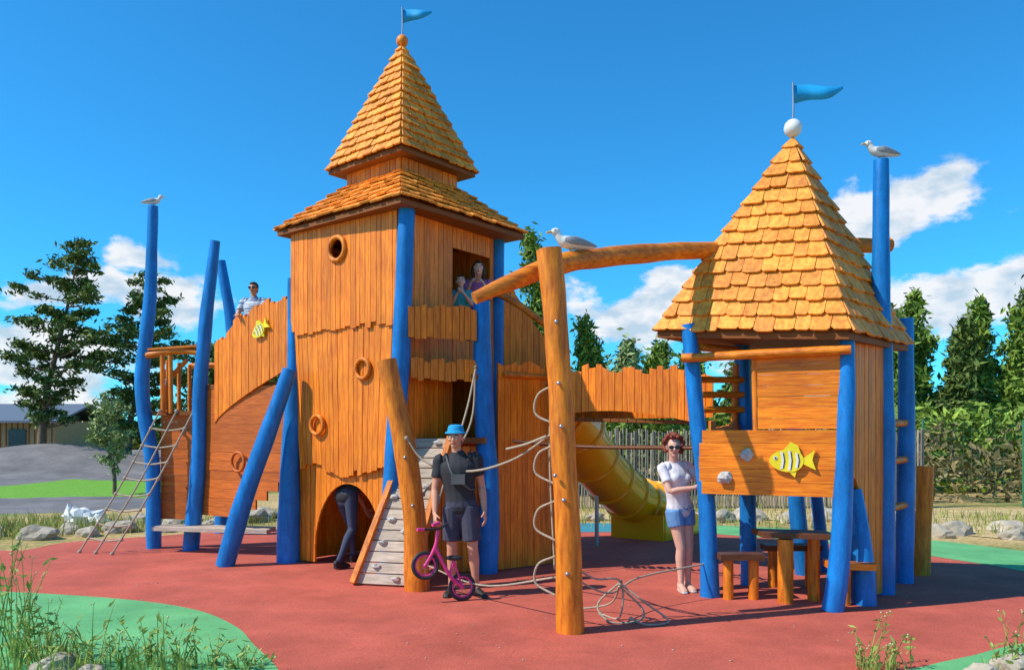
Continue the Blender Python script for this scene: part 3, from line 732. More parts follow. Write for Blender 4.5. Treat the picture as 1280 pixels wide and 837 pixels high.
m=MB(); tube(m,[(-.12,-.06,1.44),(-.05,-.145,1.28),(.05,-.15,1.18),(.14,-.10,1.10)],.012,6,0,6); box(m,(.02,-.155,1.21),(.07,.025,.05)); tube(m,[(.14,-.10,1.10),(.16,.04,1.12),(0,.14,1.3),(-.12,.06,1.45)],.010,6,0,6)
o=m.obj('crossbody_bag',[pm('bag_grey',(.10,.10,.10))]); o.data.transform(M); adopt(g,o)
g,M,P,Rt=figure('woman_in_white_shirt',(1.78,8.36,0),.45,.925,
  dict(pel=(-.02,.02,.93),wai=(-.05,.01,1.08),che=(-.09,-.0,1.28),nek=(-.13,-.01,1.46),hd=(-.15,-.04,1.625),
   shL=(.07,-.01,1.41),shR=(-.27,.01,1.40),elL=(.20,-.12,1.19),wrL=(.19,-.23,1.32),elR=(-.26,-.12,1.15),wrR=(-.03,-.27,1.19),
   hpL=(.06,.02,.90),hpR=(-.10,.02,.90),knL=(.07,-.02,.49),knR=(-.04,-.03,.49),anL=(.09,.02,.09),anR=(-.02,.0,.09),tdL=(-.2,-1,0),tdR=(-.4,-1,0)),
  'minishorts',dict(skin=skinB,lip=lip,hair=h_red,top=tee,low=denim,leg=skinB,calf=skinB,foot=skinB,sole=sandal),hair='curly',glasses=True,hyaw=-.55,female=True,
  handspec={'L':((.1,-.4,.9),(.6,-.6,0),1,.6),'R':((.9,-.2,.1),(.3,-.9,0),-1,.6)})
figure('child_on_balcony',(-3.60,11.15,2.40),-.1,.78,dict(elL=(.27,-.08,1.15),wrL=(.16,-.28,1.12),elR=(-.27,-.08,1.15),wrR=(-.16,-.28,1.12)),'shorts',
  dict(skin=skinA,lip=lip,hair=h_dark,top=stripe,low=navyc,leg=navyc,calf=skinA,foot=shoe,sole=shoe),hair='short',glasses=True,voxel=.009,handspec={'L':((-.3,-1,0),(0,0,-1),1,.5),'R':((.3,-1,0),(0,0,-1),-1,.5)})
figure('person_in_tower_window',(-.47,10.42,2.42),.1,.84,dict(che=(0,-.08,1.28),nek=(.02,-.20,1.44),hd=(.02,-.28,1.59),shL=(.185,-.12,1.40),shR=(-.185,-.12,1.40),elL=(.2,-.2,1.15),wrL=(.12,-.34,1.30),elR=(-.18,-.2,1.15),wrR=(-.12,-.34,1.30)),'shorts',
  dict(skin=skinB,lip=lip,hair=h_dark,top=mag,low=navyc,leg=navyc,calf=skinA,foot=shoe,sole=shoe),hair='long',glasses=False,voxel=.010)
figure('child_in_tower_window',(-.66,10.16,2.42),.1,.71,dict(che=(0,-.08,1.28),nek=(.0,-.18,1.44),hd=(.0,-.26,1.59),shL=(.17,-.12,1.40),shR=(-.17,-.12,1.40),elL=(.2,-.2,1.2),wrL=(.06,-.34,1.36),elR=(-.16,-.2,1.2),wrR=(-.06,-.34,1.36)),'shorts',
  dict(skin=skinB,lip=lip,hair=h_dark,top=tealc,low=navyc,leg=navyc,calf=skinA,foot=shoe,sole=shoe),hair='short',glasses=False,voxel=.010)
figure('person_in_gateway',(-2.06,10.05,0),2.5,.98,dict(pel=(0,.03,.90),wai=(0,-.04,1.02),che=(0,-.20,1.15),nek=(0,-.34,1.22),hd=(0,-.46,1.27),
   shL=(.18,-.28,1.19),shR=(-.18,-.28,1.19),elL=(.22,-.33,.92),wrL=(.14,-.42,.70),elR=(-.22,-.31,.92),wrR=(-.14,-.38,.70),
   hpL=(.09,.03,.87),hpR=(-.09,.03,.87),knL=(.12,-.16,.49),anL=(.14,-.22,.09),knR=(-.11,.02,.47),anR=(-.16,.30,.10)),'long',
  dict(skin=skinA,lip=lip,hair=h_dark,top=black,low=jeans,leg=jeans,calf=jeans,foot=shoe,sole=shoe),hair='short',voxel=.01,hpitch=.5)
# ------------------------------------------------------------------ GULLS
gw=pm('gull_white_feathers',(.75,.74,.71),rough=.7,scale=30); gg=pm('gull_grey_feathers',(.30,.31,.33),rough=.7,scale=30); gb=pm('gull_bill',(.7,.4,.03),rough=.5)
def gull(loc,S,yaw):
    F=Fig(); g=group('seagull',loc)
    F.loft([(.20,0,.055),(.12,0,.07),(.03,0,.085),(-.06,0,.095),(-.105,0,.12),(-.13,0,.16)],[.016,.036,.06,.058,.038,.03],[.008,.03,.052,.052,.036,.03],'w',xa=V((0,1,0)))
    F.ell((-.142,0,.175),(.042,.032,.032),'w'); F.loft([(-.175,0,.172),(-.215,0,.165),(-.23,0,.155)],[.011,.009,.004],[.012,.009,.004],'b')
    for s in(-1,1): F.loft([(-.07,s*.045,.10),(0,s*.058,.10),(.10,s*.04,.09),(.22,s*.012,.07)],[.022,.036,.028,.008],[.012,.014,.012,.006],'g',xa=V((0,0,1)))
    for s in(-1,1): F.loft([(-.01,s*.025,.05),(-.005,s*.025,.0)],.006,.006,'b',seg=8)
    M=Matrix.Translation(V(loc))@Matrix.Rotation(yaw,4,'Z')@Matrix.Scale(S,4)
    F.build('body',dict(w=gw,g=gg,b=gb),.006,g,M,2)
    m=MB(); 
    for s in(-1,1): ball(m,(-.158,s*.028,.182),.006,0,seg=8); box(m,(-.02,s*.025,.003),(.022,.012,.003),mi=1)
    o=m.obj('eyes_and_feet',[mat_glass,gb]); o.data.transform(M); adopt(g,o)
gull((.53,7.08,3.235),1.05,.25); gull((-5.17,11.52,4.93),.78,math.pi); gull((3.80,8.24,4.46),.95,.1)
# ------------------------------------------------------------------ BALANCE BIKE
bk=group('pink_balance_bike',(-.7,7.9,0))
m=MB()
rw=V((-.49,7.88,.14)); fw=V((-.84,7.75,.37)); ax=V((.33,-.93,.12)).normalized()
for c in(rw,fw):
    ring(m,c,ax,.122,.018,0,8,26); ring(m,c,ax,.10,.011,1,6,26); ball(m,c,.025,1,seg=8)
    x=ax.orthogonal().normalized(); y=ax.cross(x)
    for i in range(8):
        a=i*math.pi/4; tube(m,[c,c+(x*math.cos(a)+y*math.sin(a))*.10],.003,4,2,1)
m.obj('wheels',[M_black,pink,M_steel],bk)
m=MB(); hd_=V((-.75,7.79,.54)); st=V((-.57,7.84,.40))
tube(m,[rw,V((-.61,7.83,.26)),hd_],.020,8,0,5); tube(m,[fw,hd_,V((-.72,7.81,.70))],.018,8,0,4); tube(m,[V((-.61,7.83,.27)),st],.014,8,0,3); tube(m,[rw,st],.010,8,0,2)
m.obj('frame',[pink],bk)
m=MB(); ball(m,st+V((0,0,.03)),.06,0,(1.5,.7,.45)); tube(m,[V((-.63,7.89,.76)),V((-.72,7.81,.72)),V((-.85,7.72,.72))],.012,8,0,4); tube(m,[V((-.85,7.72,.72)),V((-.91,7.68,.725))],.018,8,1,2); tube(m,[V((-.78,7.84,.75)),V((-.72,7.9,.765))],.018,8,1,2)
m.obj('seat_and_handlebar',[M_black,pink],bk)
# ------------------------------------------------------------------ GROUND
def gsheet():
    mat=bpy.data.materials.new('dry_ground'); mat.use_nodes=True; nt=mat.node_tree;N=nt.nodes;L=nt.links;b=N['Principled BSDF']; b.inputs['Roughness'].default_value=.95
    tc=N.new('ShaderNodeTexCoord'); n=N.new('ShaderNodeTexNoise'); n.inputs['Scale'].default_value=.35; n.inputs['Detail'].default_value=7; n.inputs['Roughness'].default_value=.65
    L.new(tc.outputs['Object'],n.inputs['Vector']); r=N.new('ShaderNodeValToRGB'); e=r.color_ramp.elements
    e[0].position=.36;e[0].color=(.12,.18,.03,1);e[1].position=.62;e[1].color=(.60,.42,.19,1); x=e.new(.48);x.color=(.44,.31,.10,1)
    L.new(n.outputs['Fac'],r.inputs[0]); n2=N.new('ShaderNodeTexNoise'); n2.inputs['Scale'].default_value=14; n2.inputs['Detail'].default_value=4; L.new(tc.outputs['Object'],n2.inputs['Vector'])
    mr=N.new('ShaderNodeMapRange'); mr.inputs[3].default_value=.55; mr.inputs[4].default_value=1.4; mr.inputs[1].default_value=.3; mr.inputs[2].default_value=.7; L.new(n2.outputs['Fac'],mr.inputs[0])
    s=N.new('ShaderNodeVectorMath'); s.operation='SCALE'; L.new(r.outputs[0],s.inputs[0]); L.new(mr.outputs[0],s.inputs['Scale']); L.new(s.outputs[0],b.inputs['Base Color'])
    bp=N.new('ShaderNodeBump'); bp.inputs['Strength'].default_value=.5; bp.inputs['Distance'].default_value=.03; L.new(n2.outputs['Fac'],bp.inputs['Height']); L.new(bp.outputs[0],b.inputs['Normal'])
    return mat
M_ground=gsheet()
m=MB(); S=900; m.add([(-S,-S,0),(S,-S,0),(S,S,0),(-S,S,0)],[[0,1,2,3]]); m.obj('ground',[M_ground])
def sheet(name,pts,z,mat,n=6):
    P=pts+[pts[0],pts[1],pts[2]]; c=cr([(x,y,0) for x,y in P],n); K=len(pts)*n; c=[c[i+n] for i in range(K)]
    m=MB(); m.add([(p[0],p[1],z) for p in c],[list(range(K))]); return m.obj(name,[mat])
sheet('red_rubber_paving',[(-9,12.0),(-7.1,11.3),(-6.8,12.2),(-5.9,12.9),(-4.6,13.8),(-2,14.8),(1,15),(3.0,14.2),(5.2,13.0),(6.3,12.0),(7,10.8),(8.5,9.5),(11,7),(11,3.5),(5,2.6),(0,2.4),(-6,2.6),(-10,4),(-12,8)],.004,M_rubR)
sheet('green_rubber_paving',[(-10,8.7),(-7,8.6),(-5.26,8.32),(-3.84,7.93),(-2.95,7.45),(-2.35,6.8),(-2.0,6.2),(-1.6,5.5),(-1.2,4.5),(-1.4,3.0),(-5,2.8),(-9,4)],.008,M_rubG)
sheet('green_rubber_paving',[(2.6,13.6),(3.4,13.2),(4.4,12.4),(5.3,11.6),(5.7,10.7),(6.0,10.0),(6.4,9.1),(8,7.8),(9,9),(7.4,10.9),(6.7,12.2),(5.5,13.5),(4,14.4),(2.9,14.6)],.008,M_rubG)
sheet('green_rubber_paving',[(2.5,5.3),(2.9,5.62),(3.4,5.9),(4.0,6.25),(5.2,6.7),(7,6.2),(7,3.5),(4,3.2),(2.2,4.2)],.008,M_rubG)
sheet('teal_rubber_paving',[(.6,13.6),(1.6,13.5),(2.6,13.6),(2.8,14.4),(1.5,14.9),(.5,14.6)],.008,M_rubB)
sheet('gravel_path',[(3.0,5.3),(3.4,5.62),(3.9,5.78),(4.6,5.9),(5.6,5.5),(5.0,4.0),(3,4.2)],.012,pm('gravel',(.55,.43,.24),(.38,.29,.15),rough=.95,scale=40,bump=.8))
sheet('gravel_path',[(6,15.2),(7.5,12.9),(9,11.8),(14,11),(20,13),(19,17.4),(9,17.6),(4,17),(1,15.6),(4,15.3)],.012,pm('sand_path',(.66,.48,.23),(.46,.33,.14),rough=.95,scale=3,fine=(30,.3),bump=.6))
m=MB()
for i in range(320):
    x,y=U(-6.5,7),U(5.4,12.5); ball(m,(x,y,.009),U(.003,.008),0,(1.3,1,.6),6,.4,i)
m.obj('scattered_pebbles',[M_rock])
def hf(x,y):
    f=1.15*math.exp(-((y-33-1.5*math.sin(x*.25))/2.6)**2)*(.75+.3*math.sin(x*.55))+.9*math.exp(-((y-41)/4)**2)
    f+=.7*math.exp(-((y-23.5-.8*math.sin(x*.4))/1.6)**2)*min(1,max(0,(-16.0-x)/2))
    f+=.35*math.exp(-((y-18.6)/.9)**2)*(.6+.3*math.sin(x*.8+1))*(1 if x<-9 else max(0,(-7.8-x)/1.2))
    ex=min(1,max(0,(-7.8-x)/2.5))*min(1,max(0,(y-16.0)/1.5))
    return f*ex+.03*ex-.03*(1-ex)
m=MB(); nx,ny=150,130; vs=[]
X=np.linspace(-48,-7.5,nx);Y=np.linspace(15.8,52,ny)
for y in Y:
    for x in X: vs.append((x,y,hf(x,y)))
fs=[];lw=[]
for j in range(ny-1):
    for i in range(nx-1):
        f=[j*nx+i,j*nx+i+1,(j+1)*nx+i+1,(j+1)*nx+i]; x,y=X[i],Y[j]
        if 20.6+.4*math.sin(x)<y<28.6+.6*math.sin(x*.7+1) and -16.2<x<-8.9: lw.append(f)
        else: fs.append(f)
m.add(vs,fs,0,True); m.add(vs,lw,1,True); m.obj('pump_track_asphalt_hills',[M_asph,M_lawn])
def boulder(x,y,r,seed,sc=(1.3,.9,.7)):
    bm=bmesh.new(); bmesh.ops.create_icosphere(bm,subdivisions=3,radius=1)
    for v in bm.verts:
        d=v.co.normalized(); k=1+.45*noise.noise(d*1.1+V((seed*3.1,0,0)))+.16*noise.noise(d*3+V((0,seed,0)))
        q=V((d.x*sc[0],d.y*sc[1],d.z*sc[2]))*r*k; v.co=q
    me=bpy.data.meshes.new('boulder'); bm.to_mesh(me); bm.free(); me.materials.append(M_rock)
    o=bpy.data.objects.new('boulder',me); o.location=(x,y,r*.22); o.rotation_euler=(0,0,U(0,6)); COL.objects.link(o)
sd=1
for (x,y,r) in [(-7.5,12.6,.24),(-6.9,13.0,.17),(-6.6,13.5,.22),(-5.9,13.6,.17),(-7.4,13.4,.18),(-6.0,14.2,.2),(-5.4,14.4,.16),(-8.4,13.0,.17),(-7.0,15,.18),(-4.8,15.2,.24),(-3.4,15.4,.2),
   (6.9,12.9,.20),(7.4,13.3,.24),(7.9,12.6,.17),(8.3,13.4,.22),(6.4,14.2,.2),(8.6,11.8,.16),(4.0,15.2,.24),(4.6,15.6,.27),(3.4,15.5,.18),(5.2,15.1,.2),(1.6,15.4,.16),(2.6,15.7,.22),(6.0,15.5,.24),(7.2,15,.2),(9.6,12.4,.2),
   (-3.15,5.52,.13),(-2.85,5.4,.09),(3.45,5.5,.13),(3.75,5.55,.16),(4.05,5.62,.12),(3.2,5.42,.09),(-4.9,15.8,.24)]:
    boulder(x,y,r,sd); sd+=1
m=MB()
ball(m,(-7.65,14.3,.16),.22,0,(1.5,.9,.8),14,.9,4); ball(m,(-7.35,14.2,.12),.15,0,(1.2,.8,.9),12,.9,9); ball(m,(-7.85,14.25,.22),.12,0,(.8,.8,1.5),12,.9,2)
m.obj('white_sack',[M_white])
# ------------------------------------------------------------------ VEGETATION
def leafmat(name,c1,c2,tr=0): return pm(name,c1,c2,rough=.6,scale=.9,isl=.45,bump=0,transl=tr,spec=.2)
M_con=leafmat('foliage_cedar',(.15,.20,.04),(.08,.12,.025))
M_con2=leafmat('foliage_cypress_bright',(.24,.34,.045),(.13,.21,.035))
M_olive=leafmat('foliage_olive',(.34,.40,.15),(.22,.28,.10))
M_dry=leafmat('foliage_dry_brush',(.28,.20,.09),(.13,.13,.045))
M_grass=leafmat('foliage_grass',(.28,.36,.07),(.42,.38,.14),.3)
M_weed=leafmat('foliage_weed',(.26,.38,.07),(.38,.42,.12),.3)
M_bark=pm('bark',(.24,.15,.09),(.12,.08,.045),rough=.9,scale=12,stretch=(3,3,.6),bump=.8,bd=.02)
def leaves_np(C,sz,asp=2.2,up=0.):
    N=len(C); a=rng.normal(size=(N,3)); a[:,2]=a[:,2]*.8+up; a/=np.linalg.norm(a,axis=1)[:,None]
    b=np.cross(a,rng.normal(size=(N,3))); b/=np.linalg.norm(b,axis=1)[:,None]
    s=sz*(.6+.8*rng.random((N,1))); a=a*s*asp*.5; b=b*s*.5
    return np.stack([C-a,C-b*.9+a*.1,C+a,C+b*.9+a*.1],1).reshape(-1,3)
def quads_obj(name,vv,mat,parent=None):
    n=len(vv)//4; me=bpy.data.meshes.new(name); me.vertices.add(n*4); me.vertices.foreach_set('co',vv.astype(np.float32).ravel())
    me.loops.add(n*4); me.loops.foreach_set('vertex_index',np.arange(n*4,dtype=np.int32)); me.polygons.add(n); me.polygons.foreach_set('loop_start',np.arange(0,n*4,4,dtype=np.int32))
    me.update(calc_edges=True); me.materials.append(mat); o=bpy.data.objects.new(name,me); COL.objects.link(o)
    if parent: adopt(parent,o)
    return o
def tree(name,base,H,Rd,c0,nl,per,ls,mat,seed,prof,lean=(0,0),el=(.1,.5),clump=.16,trr=.02,vs=.55,lr=(.6,1.15),up=0.,droop=0.):
    random.seed(seed); g=group(name,base); b=V(base); m=MB()
    def tp(h): f=h/H; return b+V((lean[0]*f*f,lean[1]*f*f,h))+V((.25*math.sin(f*5+seed),.2*math.cos(f*4+seed),0))*f
    tube(m,[b+V((0,0,-.3))]+[tp(H*k/6) for k in range(1,7)],[H*trr]+[H*trr*(1-k/6.4) for k in range(1,7)],9,0,3)
    C=[]
    for i in range(nl):
        f=(i+R())/nl; h=c0+(H-c0)*f*.98; az=i*2.4+U(-.4,.4); ln=Rd*prof(f)*U(*lr); e=U(*el)
        p=tp(h); d=V((math.cos(az)*math.cos(e),math.sin(az)*math.cos(e),math.sin(e)))
        q2=p+d*ln+V((0,0,.06*ln-droop*ln))
        pts=[p,p+d*ln*.5+V((0,0,-.03*ln)),q2]
        tube(m,pts,[H*.006*(1.3-f),H*.004*(1.2-f)+.004,.006],5,0,2)
        for k in range(max(2,int(5*prof(f)*lr[1]+1))):
            t=U(.35,1.05); q=p.lerp(q2,t)+V((U(-1,1),U(-1,1),U(-.3,.4)))*ln*.16
            C.append((q,Rd*clump*U(.55,1.2)*(1.15-.4*t)))
    C.append((tp(H),Rd*clump*.5))
    m.obj('trunk_and_limbs',[M_bark],g)
    pc=max(6,per//len(C)); pts=np.concatenate([np.array(q)+rng.normal(size=(pc,3))*np.array([s,s,s*vs]) for q,s in C])
    quads_obj('foliage',leaves_np(pts,ls,2.6,up),mat,g); random.seed(seed+100)
    return g
ced=lambda f:(.35+.9*f if f<.35 else .68*(1-(f-.35)/.65)**.7+.10)*1.25
cone=lambda f:(1-f)**.85*.95+.07
rnd=lambda f:math.sqrt(max(.05,1-(2*f-1)**2))
CK=dict(clump=.085,vs=.42,lr=(.35,1.25),el=(.05,.45),up=.3)
tree('cedar_tree',(-20.6,35,.2),9.9,2.9,1.7,48,11000,.10,M_con,11,ced,lean=(1.9,0),**CK)
tree('cedar_tree',(-17.3,36,.2),8.7,2.7,1.3,44,10000,.10,M_con,12,ced,lean=(1.4,0),**CK)
tree('cedar_tree',(-13.2,36,.0),5.6,2.4,.6,36,9000,.12,M_con,13,ced,clump=.13,vs=.5,up=.3)
tree('cedar_tree',(-10.2,36,.0),5.0,2.2,.6,32,7000,.12,M_con,16,ced,clump=.13,vs=.5,up=.3)
tree('olive_tree',(-10.95,22,.0),2.45,.85,.55,30,2300,.06,M_olive,14,rnd,el=(.5,1.2),clump=.14,trr=.025,up=.5)
i=0
SP=dict(el=(.5,1.15),clump=.13,vs=1.1,lr=(.5,1.25),up=.8)
for (x,y,h,rd,mt) in [(.75,30,9.2,1.6,M_con2),(3.0,31,6.0,1.5,M_con2),(4.4,29,4.9,1.4,M_olive),(5.6,30,5.0,1.4,M_con2),(7.0,31,5.6,1.4,M_con2),(8.6,30,5.2,1.4,M_con),(10.5,31,5.6,1.5,M_con2),(12.4,30,5.2,1.4,M_con2),
    (13.5,28,5.9,1.35,M_con2),(14.6,28.8,6.7,1.4,M_con2),(15.5,27.4,5.6,1.3,M_con),(16.4,28.3,6.4,1.4,M_con2),(17.3,27.5,5.9,1.35,M_con2),(18.2,28,6.6,1.4,M_con),(19.1,28.5,5.9,1.4,M_con2),(20.3,27.6,6.5,1.5,M_con2),(21.6,28.2,5.8,1.5,M_con),(23,28,6.2,1.6,M_con2)]:
    tree('conifer_tree' if mt!=M_olive else 'broadleaf_tree',(x,y,0),h,rd,.4,52,6500,.11,mt,30+i,cone,**SP); i+=1
def mass(name,x0,x1,y0,y1,zf,n,ls,mat,thr=-.15,fq=1.3):
    x=rng.uniform(x0,x1,n); y=rng.uniform(y0,y1,n); top=np.array([zf(a,b) for a,b in zip(x,y)])
    z=top*(1-rng.random(n)**1.6*.98); keep=np.array([noise.noise(V((a*fq,b*fq,c*fq*1.3)))>thr for a,b,c in zip(x,y,z)])
    C=np.stack([x,y,z],1)[keep]; return quads_obj(name,leaves_np(C,ls,2.4,.4),mat)
mass('dry_brush_hedge',8.6,26,19.3,21.8,lambda x,y:1.35+1.0*noise.noise(V((x*.8,y,0))),9500,.10,M_dry,0.0)
mass('hedge',9.5,26,22.5,24.5,lambda x,y:2.1+1.3*noise.noise(V((x*.6,y,3))),11000,.13,M_con2)
mass('hedge',-3,9.5,21.5,24,lambda x,y:2.4+1.3*noise.noise(V((x*.6,y,7))),14000,.13,M_con2)
mass('distant_tree_line',-130,-30,85,95,lambda x,y:2.6+2.2*noise.noise(V((x*.12,y*.1,1))),13000,.6,M_con,-.4,.2)
mass('distant_tree_line',-30,110,80,90,lambda x,y:4.0+2.4*noise.noise(V((x*.12,y*.1,5))),20000,.6,M_con,-.4,.2)
def blades(name,spots,mat,wd=.006):
    vv=[]
    for (cx,cy,rad,h,n) in spots:
        for i in range(n):
            a=U(0,6.28);r=rad*math.sqrt(R()); p=np.array([cx+r*math.cos(a),cy+r*math.sin(a),0]); hh=h*U(.35,1.1); l=np.array([U(-.35,.35),U(-.35,.35),0])*hh
            az=U(0,3.14); w=np.array([math.cos(az),math.sin(az),0])*wd*U(.6,1.4)
            q0=p; q1=p+l*.35+np.array([0,0,hh*.6]); q2=p+l+np.array([0,0,hh])
            vv+= [q0-w,q0+w,q1+w*.8,q1-w*.8, q1-w*.8,q1+w*.8,q2+w*.15,q2-w*.15]
    return quads_obj(name,np.array(vv),mat)
blades('grass',[(-8.2,13.8,1.3,.26,1500),(-6.6,14.3,1.0,.18,800),(-9.5,12.8,1.2,.28,900),(8.2,14.8,2.0,.2,900),(4.6,16.4,2.5,.2,900),(11,14,2.5,.2,900),(0,16,2.5,.2,700),(-5,15.6,1.2,.18,500)],M_grass,.008)
def weed(cx,cy,h,n,spread,mat,flower=None):
    g=group('weed_plant',(cx,cy,0)); m=MB(); C=[];Fl=[]
    for i in range(n):
        p=V((cx+U(-1,1)*spread*.4,cy+U(-1,1)*spread*.3,0)); hh=h*U(.4,1.1); l=V((U(-1,1),U(-1,1),0))*spread*.5
        q=[p,p+l*.4+V((0,0,hh*.55)),p+l+V((0,0,hh))]
        tube(m,q,[.0045,.0035,.0015],5,0,3); cc=cr(q,6)
        for k in range(8):
            c=cc[min(12,int(U(1,12.9)))]; C.append((c[0]+U(-.025,.025),c[1]+U(-.025,.025),c[2]+U(-.02,.02)))
        if R()<.5: Fl.append(tuple(q[2]))
    m.obj('stems',[mat],g); quads_obj('leaves',leaves_np(np.array(C),.021,3.2,.7),mat,g)
    if flower:
        m=MB()
        for f in Fl:
            for k in range(2): ball(m,(f[0]+U(-.015,.015),f[1]+U(-.015,.015),f[2]+U(-.02,.01)),.007,0,seg=6)
        m.obj('flowers',[flower],g)
fy=pm('flower_cream',(.6,.55,.3),rough=.7)
random.seed(5)
for (x,y,h,n,s) in [(-3.62,5.75,.76,11,.42),(-3.40,5.6,.50,11,.38),(-3.5,5.9,.45,10,.4),(-3.2,5.7,.34,11,.4),(-2.95,5.62,.42,10,.38),(-2.7,5.65,.28,10,.4),(-2.45,5.6,.38,10,.38),(-2.2,5.62,.24,10,.3),(-1.85,5.55,.16,8,.25),
    (2.45,5.62,.36,8,.28),(2.68,5.6,.24,6,.25),(3.62,5.75,.45,7,.25),(3.45,5.5,.22,7,.2),(-3.75,6.0,.88,8,.3)]:
    weed(x,y,h,n,s,M_weed,fy)
blades('grass',[(-3.4,5.4,.5,.24,260),(-2.7,5.35,.5,.16,260),(-2.1,5.3,.4,.12,200),(3.5,5.35,.3,.12,120),(2.5,5.5,.12,.15,60)],M_weed,.005)
# ------------------------------------------------------------------ FENCES, BUILDING
m=MB()
for i in range(140):
    x=1.2+i*.062; z=1.75+U(-.06,.06); y=18+U(-.015,.015)
    if x>9.3: break
    tube(m,[(x,y,0),(x+U(-.02,.02),y,z)],.022,5,0,1)
tube(m,[(1.1,18.03,1.4),(9.3,18.03,1.4)],.012,5,0,2); tube(m,[(1.1,18.03,.5),(9.3,18.03,.5)],.012,5,0,2)
m.obj('chestnut_pale_fence',[pm('pale_fence_wood',(.36,.31,.26),(.21,.18,.15),rough=.9,isl=.3)])
m=MB(); 
for i in range(9): x=9.4+i*2.3; tube(m,[(x,18.3,0),(x,18.3,2.0)],.03,6,0,1)
for k in range(11): tube(m,[(9.4,18.3,.1+k*.185),(28,18.3,.1+k*.185)],.0025,4,0,1)
for k in range(100): x=9.4+k*.185; tube(m,[(x,18.3,.08),(x,18.3,1.97)],.0025,4,0,1)
m.obj('wire_mesh_fence',[pm('fence_green_metal',(.05,.20,.09),rough=.5)])
bd_=group('low_building',(-37,60,0))
m=MB()
box(m,(-38,60,1.2),(6,4,1.5),mi=0)
for i in range(30): box(m,(-43.8+i*.4,55.97,1.2),(.02,.03,1.48),mi=2)
m.obj('walls',[pm('building_timber',(.40,.27,.13),rough=.8),M_black,M_dark],bd_)
m=MB(); prism(m,[(-45,55.2,2.55),(-31.2,55.2,2.55),(-31.6,60,3.9),(-44.6,60,3.9)],V((0,0,.15)),0); prism(m,[(-45,64.8,2.55),(-31.2,64.8,2.55),(-31.6,60,3.9),(-44.6,60,3.9)],V((0,0,.15)),0)
m.obj('roof',[pm('roof_slate',(.14,.17,.21),rough=.6,stretch=(1,4,1))],bd_)
m=MB()
for i in range(4): box(m,(-41.5+i*2.3,55.95,1.4),(.6,.05,.7),mi=0)
m.obj('windows',[pm('window_glass',(.03,.05,.07),rough=.15,bump=0)],bd_)
# ------------------------------------------------------------------ LIGHT, SKY, CAMERA
az=V((-1,-.34,0)).normalized(); elv=math.radians(47)
sd_=V((az.x*math.cos(elv),az.y*math.cos(elv),math.sin(elv)))
s=bpy.data.lights.new('sun','SUN'); s.energy=5.0; s.angle=math.radians(.5); s.color=(1,.94,.84)
so=bpy.data.objects.new('sun',s); so.rotation_euler=(-sd_).to_track_quat('-Z','Y').to_euler(); COL.objects.link(so)
w=bpy.data.worlds.new('World'); scene.world=w; w.use_nodes=True; nt=w.node_tree;N=nt.nodes;L=nt.links; N.clear()
out=N.new('ShaderNodeOutputWorld'); bgS=N.new('ShaderNodeBackground'); bgC=N.new('ShaderNodeBackground'); mix=N.new('ShaderNodeMixShader')
sky=N.new('ShaderNodeTexSky'); sky.sky_type='NISHITA'; sky.sun_disc=False; sky.sun_elevation=elv; sky.sun_rotation=math.atan2(az.x,az.y); sky.air_density=1.0; sky.dust_density=.2; sky.ozone_density=2.5
tint=N.new('ShaderNodeMix'); tint.data_type='RGBA'; tint.blend_type='MULTIPLY'; tint.inputs[0].default_value=1; tint.inputs[7].default_value=(.20,.96,1.38,1)
L.new(sky.outputs[0],tint.inputs[6]); L.new(tint.outputs[2],bgS.inputs[0]); bgS.inputs[1].default_value=.15
tc=N.new('ShaderNodeTexCoord'); 
def mth(op,a,b=None,c=None):
    n=N.new('ShaderNodeMath'); n.operation=op
    for i,x in enumerate((a,b,c)):
        if x is None: continue
        if isinstance(x,(int,float)): n.inputs[i].default_value=x
        else: L.new(x,n.inputs[i])
    return n.outputs[0]
mp=N.new('ShaderNodeMapping'); mp.inputs['Scale'].default_value=(1,1,1.9); L.new(tc.outputs['Generated'],mp.inputs[0])
ns=N.new('ShaderNodeTexNoise'); ns.inputs['Scale'].default_value=11; ns.inputs['Detail'].default_value=8; ns.inputs['Roughness'].default_value=.58; L.new(mp.outputs[0],ns.inputs['Vector'])
blobs=None
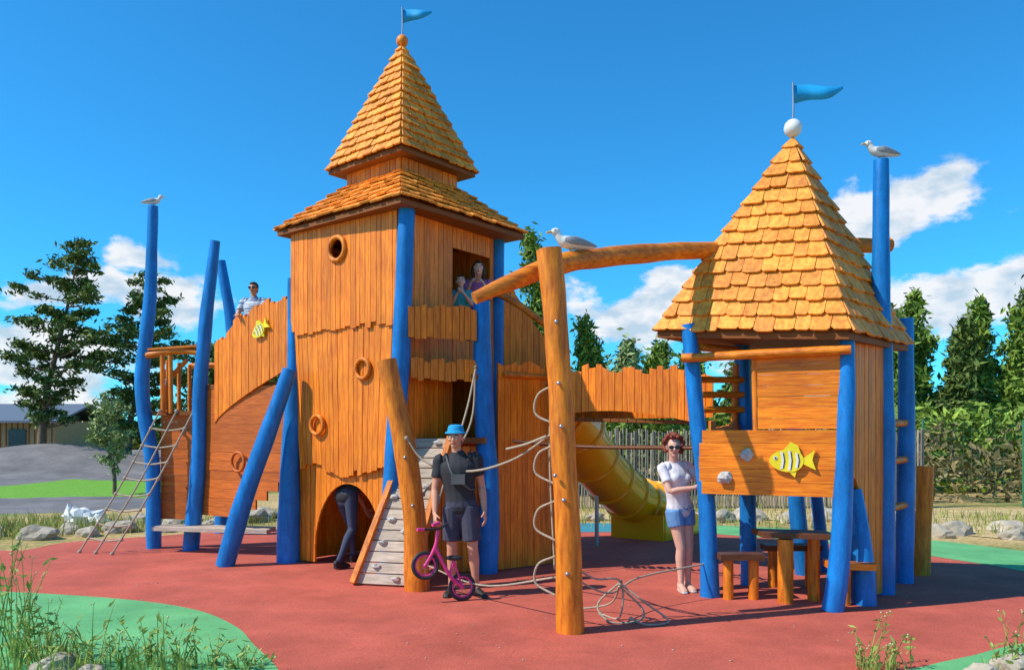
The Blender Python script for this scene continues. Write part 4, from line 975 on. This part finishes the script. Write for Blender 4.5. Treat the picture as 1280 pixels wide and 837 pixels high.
for (ax_,azz,r,st) in [(-.465,.227,.06,1.2),(.20,.195,.06,1.2),(.43,.275,.10,1.3),(.14,.15,.13,1.0),(-.43,.165,.08,1.1),(-.58,.18,.06,1.0),(.63,.185,.11,1.2),(.57,.165,.09,1.0),(-.63,.10,.14,1.3),(-.51,.185,.08,.9),(.50,.16,.10,1.0),(-.56,.05,.16,1.0),(.3,.12,.12,.8),(.54,.30,.10,.45),(.9,.2,.2,1.0),(-.9,.2,.2,1.0)]:
    d=V((ax_,1,azz)).normalized(); dd=N.new('ShaderNodeVectorMath'); dd.operation='DISTANCE'; L.new(mp.outputs[0],dd.inputs[0]); dd.inputs[1].default_value=(d.x,d.y,d.z*1.9)
    q=mth('MULTIPLY',mth('MAXIMUM',mth('SUBTRACT',1,mth('DIVIDE',dd.outputs['Value'],r)),0),st)
    blobs=q if blobs is None else mth('MAXIMUM',blobs,q)
dens=mth('ADD',mth('MULTIPLY',blobs,.85),mth('MULTIPLY',mth('SUBTRACT',ns.outputs['Fac'],.5),2.4))
mr=N.new('ShaderNodeMapRange'); mr.interpolation_type='SMOOTHSTEP'; mr.inputs[1].default_value=.24; mr.inputs[2].default_value=.54; L.new(dens,mr.inputs[0])
gate=N.new('ShaderNodeMapRange'); gate.inputs[1].default_value=0.0; gate.inputs[2].default_value=.2; L.new(blobs,gate.inputs[0])
fac=mth('MULTIPLY',mth('MULTIPLY',mr.outputs[0],gate.outputs[0]),.95)
ns2=N.new('ShaderNodeTexNoise'); ns2.inputs['Scale'].default_value=24; ns2.inputs['Detail'].default_value=4; L.new(mp.outputs[0],ns2.inputs['Vector'])
cc=N.new('ShaderNodeMix'); cc.data_type='RGBA'; cc.inputs[6].default_value=(.55,.70,.84,1); cc.inputs[7].default_value=(.97,.98,1,1)
cm=N.new('ShaderNodeMapRange'); cm.inputs[1].default_value=.35; cm.inputs[2].default_value=.56; L.new(ns2.outputs['Fac'],cm.inputs[0]); L.new(cm.outputs[0],cc.inputs[0])
L.new(cc.outputs[2],bgC.inputs[0]); bgC.inputs[1].default_value=.97
L.new(fac,mix.inputs[0]); L.new(bgS.outputs[0],mix.inputs[1]); L.new(bgC.outputs[0],mix.inputs[2]); L.new(mix.outputs[0],out.inputs[0])
cam=bpy.data.cameras.new('camera'); cam.sensor_width=36; cam.lens=28.125; cam.shift_y=.0988; cam.clip_end=2500; cam.clip_start=.05
co=bpy.data.objects.new('camera',cam); co.location=(0,0,1.62); co.rotation_euler=(math.pi/2,0,0); COL.objects.link(co); scene.camera=co
scene.view_settings.view_transform='Standard'; scene.view_settings.look='None'; scene.view_settings.exposure=0
